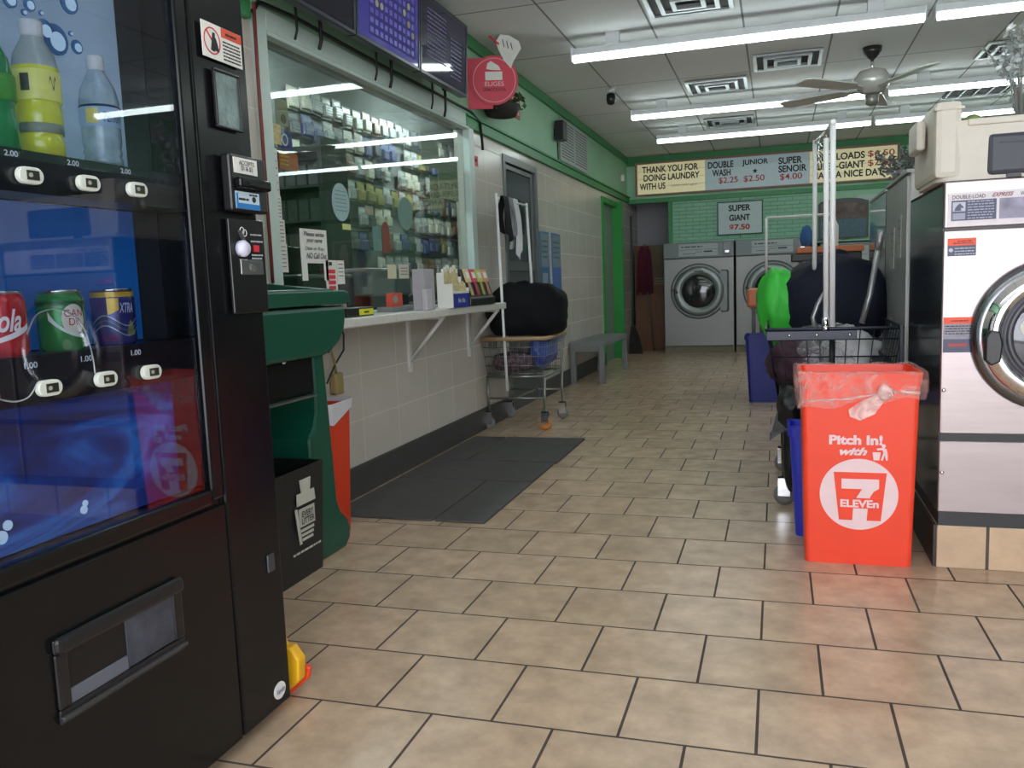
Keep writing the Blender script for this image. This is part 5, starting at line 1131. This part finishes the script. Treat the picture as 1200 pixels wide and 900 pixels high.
bm = B(); tube(bm, [(-.032, -.44, .85), (-.032, -.44, .9)], .016, 10); lathe(bm, [(.012, .84), (.018, .85), (.012, .862), (.001, .866)], 14, (-.032, -.455, 0)); obj('clamp', bm, chrome, t)
bm = B(); tube(bm, [(.125, -.40, .87), (.16, -.38, 1.0), (.205, -.36, 1.27)], .013, 10); tube(bm, [(.192, -.366, 1.2), (.207, -.36, 1.285)], .0165, 10); tag(obj('grey_tube', bm, M('grey_tube_metal', (150, 152, 154), .35, .6), loc=(.24, 4.55, 0)), 'slanted grey tube standing in the navy cart before the bag', 'tube')
bm = B(); tube(bm, [(-.075, -.40, .84), (-.085, -.4, .9), (-.065, -.4, .96), (-.03, -.40, 1.02)], .010, 8); obj('curved_lever', bm, M('grey_tube_metal', (150, 152, 154)), t)
# bags in it
bm = B(); blob(bm, (0, 0, 0), (.29, .24, .27), 7, .10, 1.5, 4, -.95, 0, .85); blob(bm, (.02, -.0, .25), (.06, .06, .05), 9, .3, 3, 3); tag(obj('laundry_bag', bm, M('navy_nylon_bag', (24, 29, 44), .75, bump=.5, bscale=9, spec=.25), loc=(.29, 5.02, .93)), 'huge navy laundry bag rising out of the right cart', 'bag')
bm = B(); blob(bm, (0, 0, 0), (.12, .15, .22), 12, .12, 2, 4); tag(obj('laundry_bag', bm, M('bright_green_bag', (56, 190, 60), .5, bump=.4, bscale=14), loc=(.005, 4.98, .93)), 'bright green bag squeezed left of the navy laundry bag', 'bag')
bm = B(); blob(bm, (0, 0, 0), (.15, .22, .13), 15, .2, 2.2, 4); tag(obj('clothes_bundle', bm, M('maroon_clothes', (62, 38, 50), .8, noise_amt=.5, nscale=14, bump=.6, bscale=20), loc=(.10, 4.42, .66)), 'maroon clothes seen through the wire at the cart left side', 'clothes')
bm = B(); blob(bm, (0, 0, 0), (.14, .20, .14), 18, .25, 2.4, 4); tag(obj('plastic_bag', bm, M('white_plastic_bag', (206, 206, 208), .3, bump=.8, bscale=14), loc=(.33, 4.40, .69)), 'crumpled white plastic bag in the right side of the navy cart', 'bag')
bm = B(); blob(bm, (0, 0, 0), (.09, .18, .09), 21, .25, 2.4, 4); tag(obj('dark_clothes', bm, M('dark_grey_clothes', (52, 54, 60), .8, bump=.6, bscale=20), loc=(.44, 4.36, .63)), 'dark grey clothes behind the wire at the cart right corner', 'clothes')
bm = B(); blob(bm, (0, 0, 0), (.255, .36, .17), 23, .1, 2.4, 4); tag(obj('clear_liner', bm, film('clear_film', (220, 222, 228), .28), loc=(.24, 4.52, .68)), 'clear film lining the inside of the navy cart basket', 'liner')
# black bag hanging from basket front-left corner
bm = B(); blob(bm, (0, 0, 0), (.06, .09, .10), 25, .25, 2.2, 3); prism(bm, [(-.06, -.02), (-.02, .02), (-.02, -.1), (-.09, -.15)], -.02, .02, 'XZ'); blob(bm, (.0, .02, -.24), (.035, .06, .15), 29, .25, 3, 3); tag(obj('black_plastic_bag', bm, M('black_bag_plastic', (24, 26, 28), .4, bump=.5, bscale=20), loc=(.055, 4.06, .49)), 'black plastic bag dangling at the navy cart corner above a blue bin', 'bag')

# blue bins
def blue_bin(loc, w_, d_, h, label, rgb=(28, 44, 150), nm='blue_bin_plastic'):
    t = thing('recycling_bin', label, 'bin', loc); m_ = M(nm, rgb, .4, noise_amt=.04)
    bm = B(); tapered_bin(bm, w_*.86, d_*.86, w_, d_, h); obj('bin_body', bm, m_, t)
    bm = B(); tapered_bin(bm, w_*1.03, d_*1.03, w_*1.04, d_*1.04, .035); [setattr(v.co, 'z', v.co.z+h-.03) for v in bm.verts]; obj('rim', bm, m_, t)
blue_bin((-.06, 7.75, 0), .42, .36, .58, 'blue bin on the aisle floor beside the orange tabletop', (26, 38, 128))
blue_bin((.235, 3.77, 0), .38, .24, .46, 'narrow bright blue bin hidden behind the red seven bin', (44, 58, 196), 'bright_blue_plastic')

# orange laminate tables further back
orm = M('orange_laminate', (206, 120, 80), .45)
t = thing('folding_table', 'orange edged table on black legs past the blue bin', 'table', (-.27, 8.05, 0)); 
part('tabletop', t, orm, (0, .75, 0, .5, .81, .98), bev=.02)
for x in (.04, .11): part('leg', t, black_satin, (x, x+.035, .04, .075, 0, .81)); 
for x in (.6, .67): part('leg', t, black_satin, (x, x+.035, .42, .455, 0, .81))
t = thing('high_shelf_unit', 'orange topped high stand behind the white rail posts', 'stand', (.18, 8.9, 0))
part('tabletop', t, orm, (0, .62, 0, .4, 1.30, 1.36), bev=.008); part('under_shelf', t, black_satin, (-.05, .6, .02, .4, 1.22, 1.30), bev=.01)
for x in (.02, .54): part('leg', t, black_satin, (x, x+.04, .05, .09, 0, 1.22)); part('leg', t, black_satin, (x, x+.04, .32, .36, 0, 1.22))
bm = B(); blob(bm, (0, 0, .09), (.06, .05, .12), 31, .15, 2, 3, -.7); tag(obj('blue_cloth', bm, M('blue_cloth', (46, 90, 140), .8), loc=(.27, 9.0, 1.365)), 'blue cloth standing on the orange topped high stand', 'cloth')
bm = B(); lathe(bm, [(.05, 0), (.055, .01), (.055, .2), (.03, .25), (.028, .28)], 20); tag(obj('white_jug', bm, white_p, loc=(.52, 9.05, 1.36)), 'white round container on the orange topped high stand', 'container')
# far rail rack
t = thing('garment_rail', 'far white garment rail spanning in front of the back washers', 'rail', (-.106, 8.75, 0))
bm = B(); tube(bm, [(.0, 0, .98), (0, 0, 1.655)], .012, 8); obj('rail_post', bm, whitep, t)
bm = B(); tube(bm, [(0, 0, 1.655), (.60, 0, 1.655)], .012, 8); obj('hanging_rail', bm, whitep, t)
bm = B(); tube(bm, [(.6, 0, .1), (.6, 0, 1.655)], .012, 8); obj('rail_post', bm, whitep, t)
bm = B(); tube(bm, [(0, 0, .1), (.6, 0, .1)], .012, 8); tube(bm, [(0, 0, .1), (0, 0, .98)], .010, 8); tube(bm, [(0, -.12, .012), (0, .12, .012)], .012, 8); tube(bm, [(.6, -.12, .012), (.6, .12, .012)], .012, 8); tube(bm, [(0, 0, .012), (0, 0, .1)], .012, 8); tube(bm, [(.6, 0, .012), (.6, 0, .1)], .012, 8); obj('base', bm, tubem, t)

# ================================================================== RED-ORANGE BIN IN FRONT
t = thing('trash_bin', 'bright orange red bin with white 7 emblem beside the nearest washer', 'bin', (.288, 3.465, 0))
rb = M('bright_orange_bin', (242, 72, 44), .4, noise_amt=.03, nscale=8)
bm = B(); tapered_bin(bm, .375, .25, .408, .30, .70, .006, .02)
bo = obj('bin_body', bm, rb, t)
bm = B(); tapered_bin(bm, .42, .315, .428, .325, .045, .014, .03)
for v in bm.verts: v.co.z += .69
obj('rim', bm, rb, t)
wd_ = M('emblem_pinkish_white', (236, 206, 210), .5)
# front face plane: y = -.125-.025*z/.7 ; local tilt handled by shearing
def onfront(o_, lift=.002):
    for v in o_.data.vertices:
        v.co.y += -.125-.025*v.co.z/.70-lift
    return o_
onfront(text('lettering', 'Pitch In!', wd_, t, -.105, .08, .465, .502, 0, bold=.045))
onfront(text('lettering', 'with', wd_, t, -.068, .028, .425, .455, 0, bold=.045, shear=.35))
bm = B(); disc(bm, 0, .275, .137, 0, 48); o_ = onfront(obj('emblem_disc', bm, wd_, t))
bm = B(); prism(bm, [(-.088, .36), (.096, .36), (.078, .175), (-.068, .175)], 0, -.002, 'XZ'); onfront(obj('emblem_field', bm, rb, t), .003)
sv = [(-.06, .335), (.07, .335), (.07, .30), (.052, .288), (.04, .268), (.034, .24), (.028, .165), (-.022, .165), (-.018, .225), (-.008, .262), (.012, .297), (-.06, .297)]
bm = B(); prism(bm, sv, 0, -.002, 'XZ'); onfront(obj('seven', bm, wd_, t), .0045)
bm = B(); box(bm, -.068, .075, -.001, 0, .222, .262); onfront(obj('word_field', bm, rb, t), .006)
onfront(text('lettering', 'ELEVEn', wd_, t, -.064, .070, .226, .256, 0, bold=.04), .0075)
# pictogram: man tossing litter
bm = B(); prism(bm, [(.046, .438), (.074, .438), (.07, .408), (.05, .408)], 0, -.002, 'XZ'); disc(bm, .084, .462, .007, 0, 14)
prism(bm, [(.06, .452), (.083, .456), (.094, .45), (.098, .43), (.098, .408), (.092, .408), (.088, .428), (.082, .408), (.074, .408), (.083, .436), (.08, .447), (.062, .446)], 0, -.002, 'XZ'); onfront(obj('pictogram', bm, wd_, t))
# liner: film over the rim with a knot
bm = B(); n = 48; rows = []
def rr_pt(u, w_, d_):
    P_ = 2*(w_+d_); s_ = (u % 1)*P_
    if s_ < w_: return (-w_/2+s_, -d_/2)
    s_ -= w_
    if s_ < d_: return (w_/2, -d_/2+s_)
    s_ -= d_
    if s_ < w_: return (w_/2-s_, d_/2)
    s_ -= w_; return (-w_/2, d_/2-s_)
N = 72
for (off, z) in ((-.02, .60), (-.012, .715), (.0, .742), (.012, .738), (.014, .70), (.010, .66), (.004, None)):
    row = []
    for k in range(N):
        u = k/N; x, y = rr_pt(u, .43+2*off, .325+2*off)
        if z is None:
            ux = (x+.21)/.42; zz = (.60+.045*ux) if y < 0 else .63
            row.append(bm.verts.new((x, y-.004+.002*math.sin(u*130), zz+.008*math.sin(u*60))))
        else: row.append(bm.verts.new((x+.002*math.sin(u*150+z*40), y+.002*math.sin(u*170+z*90), z+.002*math.sin(u*90))))
    rows.append(row)
for a, b_ in zip(rows, rows[1:]):
    for k in range(N): f = bm.faces.new((a[k], a[(k+1) % N], b_[(k+1) % N], b_[k])); f.smooth = True
lm = film('bin_liner_film', (250, 200, 194), .24, .2)
obj('liner', bm, lm, t)
bm = B(); blob(bm, (.085, -.172, .665), (.026, .012, .028), 2, .3, 3, 3)
fan = [(.075, .665), (.098, .66), (.05, .585), (.0, .56), (-.035, .575), (-.04, .60), (.0, .63)]
prism(bm, fan, -.168, -.163, 'XZ'); tube(bm, [(.09, -.17, .665), (.15, -.168, .667), (.2, -.166, .662)], .007, 6); tube(bm, [(.07, -.17, .66), (-.05, -.168, .64), (-.2, -.166, .63)], .004, 6)
obj('liner_knot', bm, film('knot_film', (250, 220, 216), .5, .2), t)
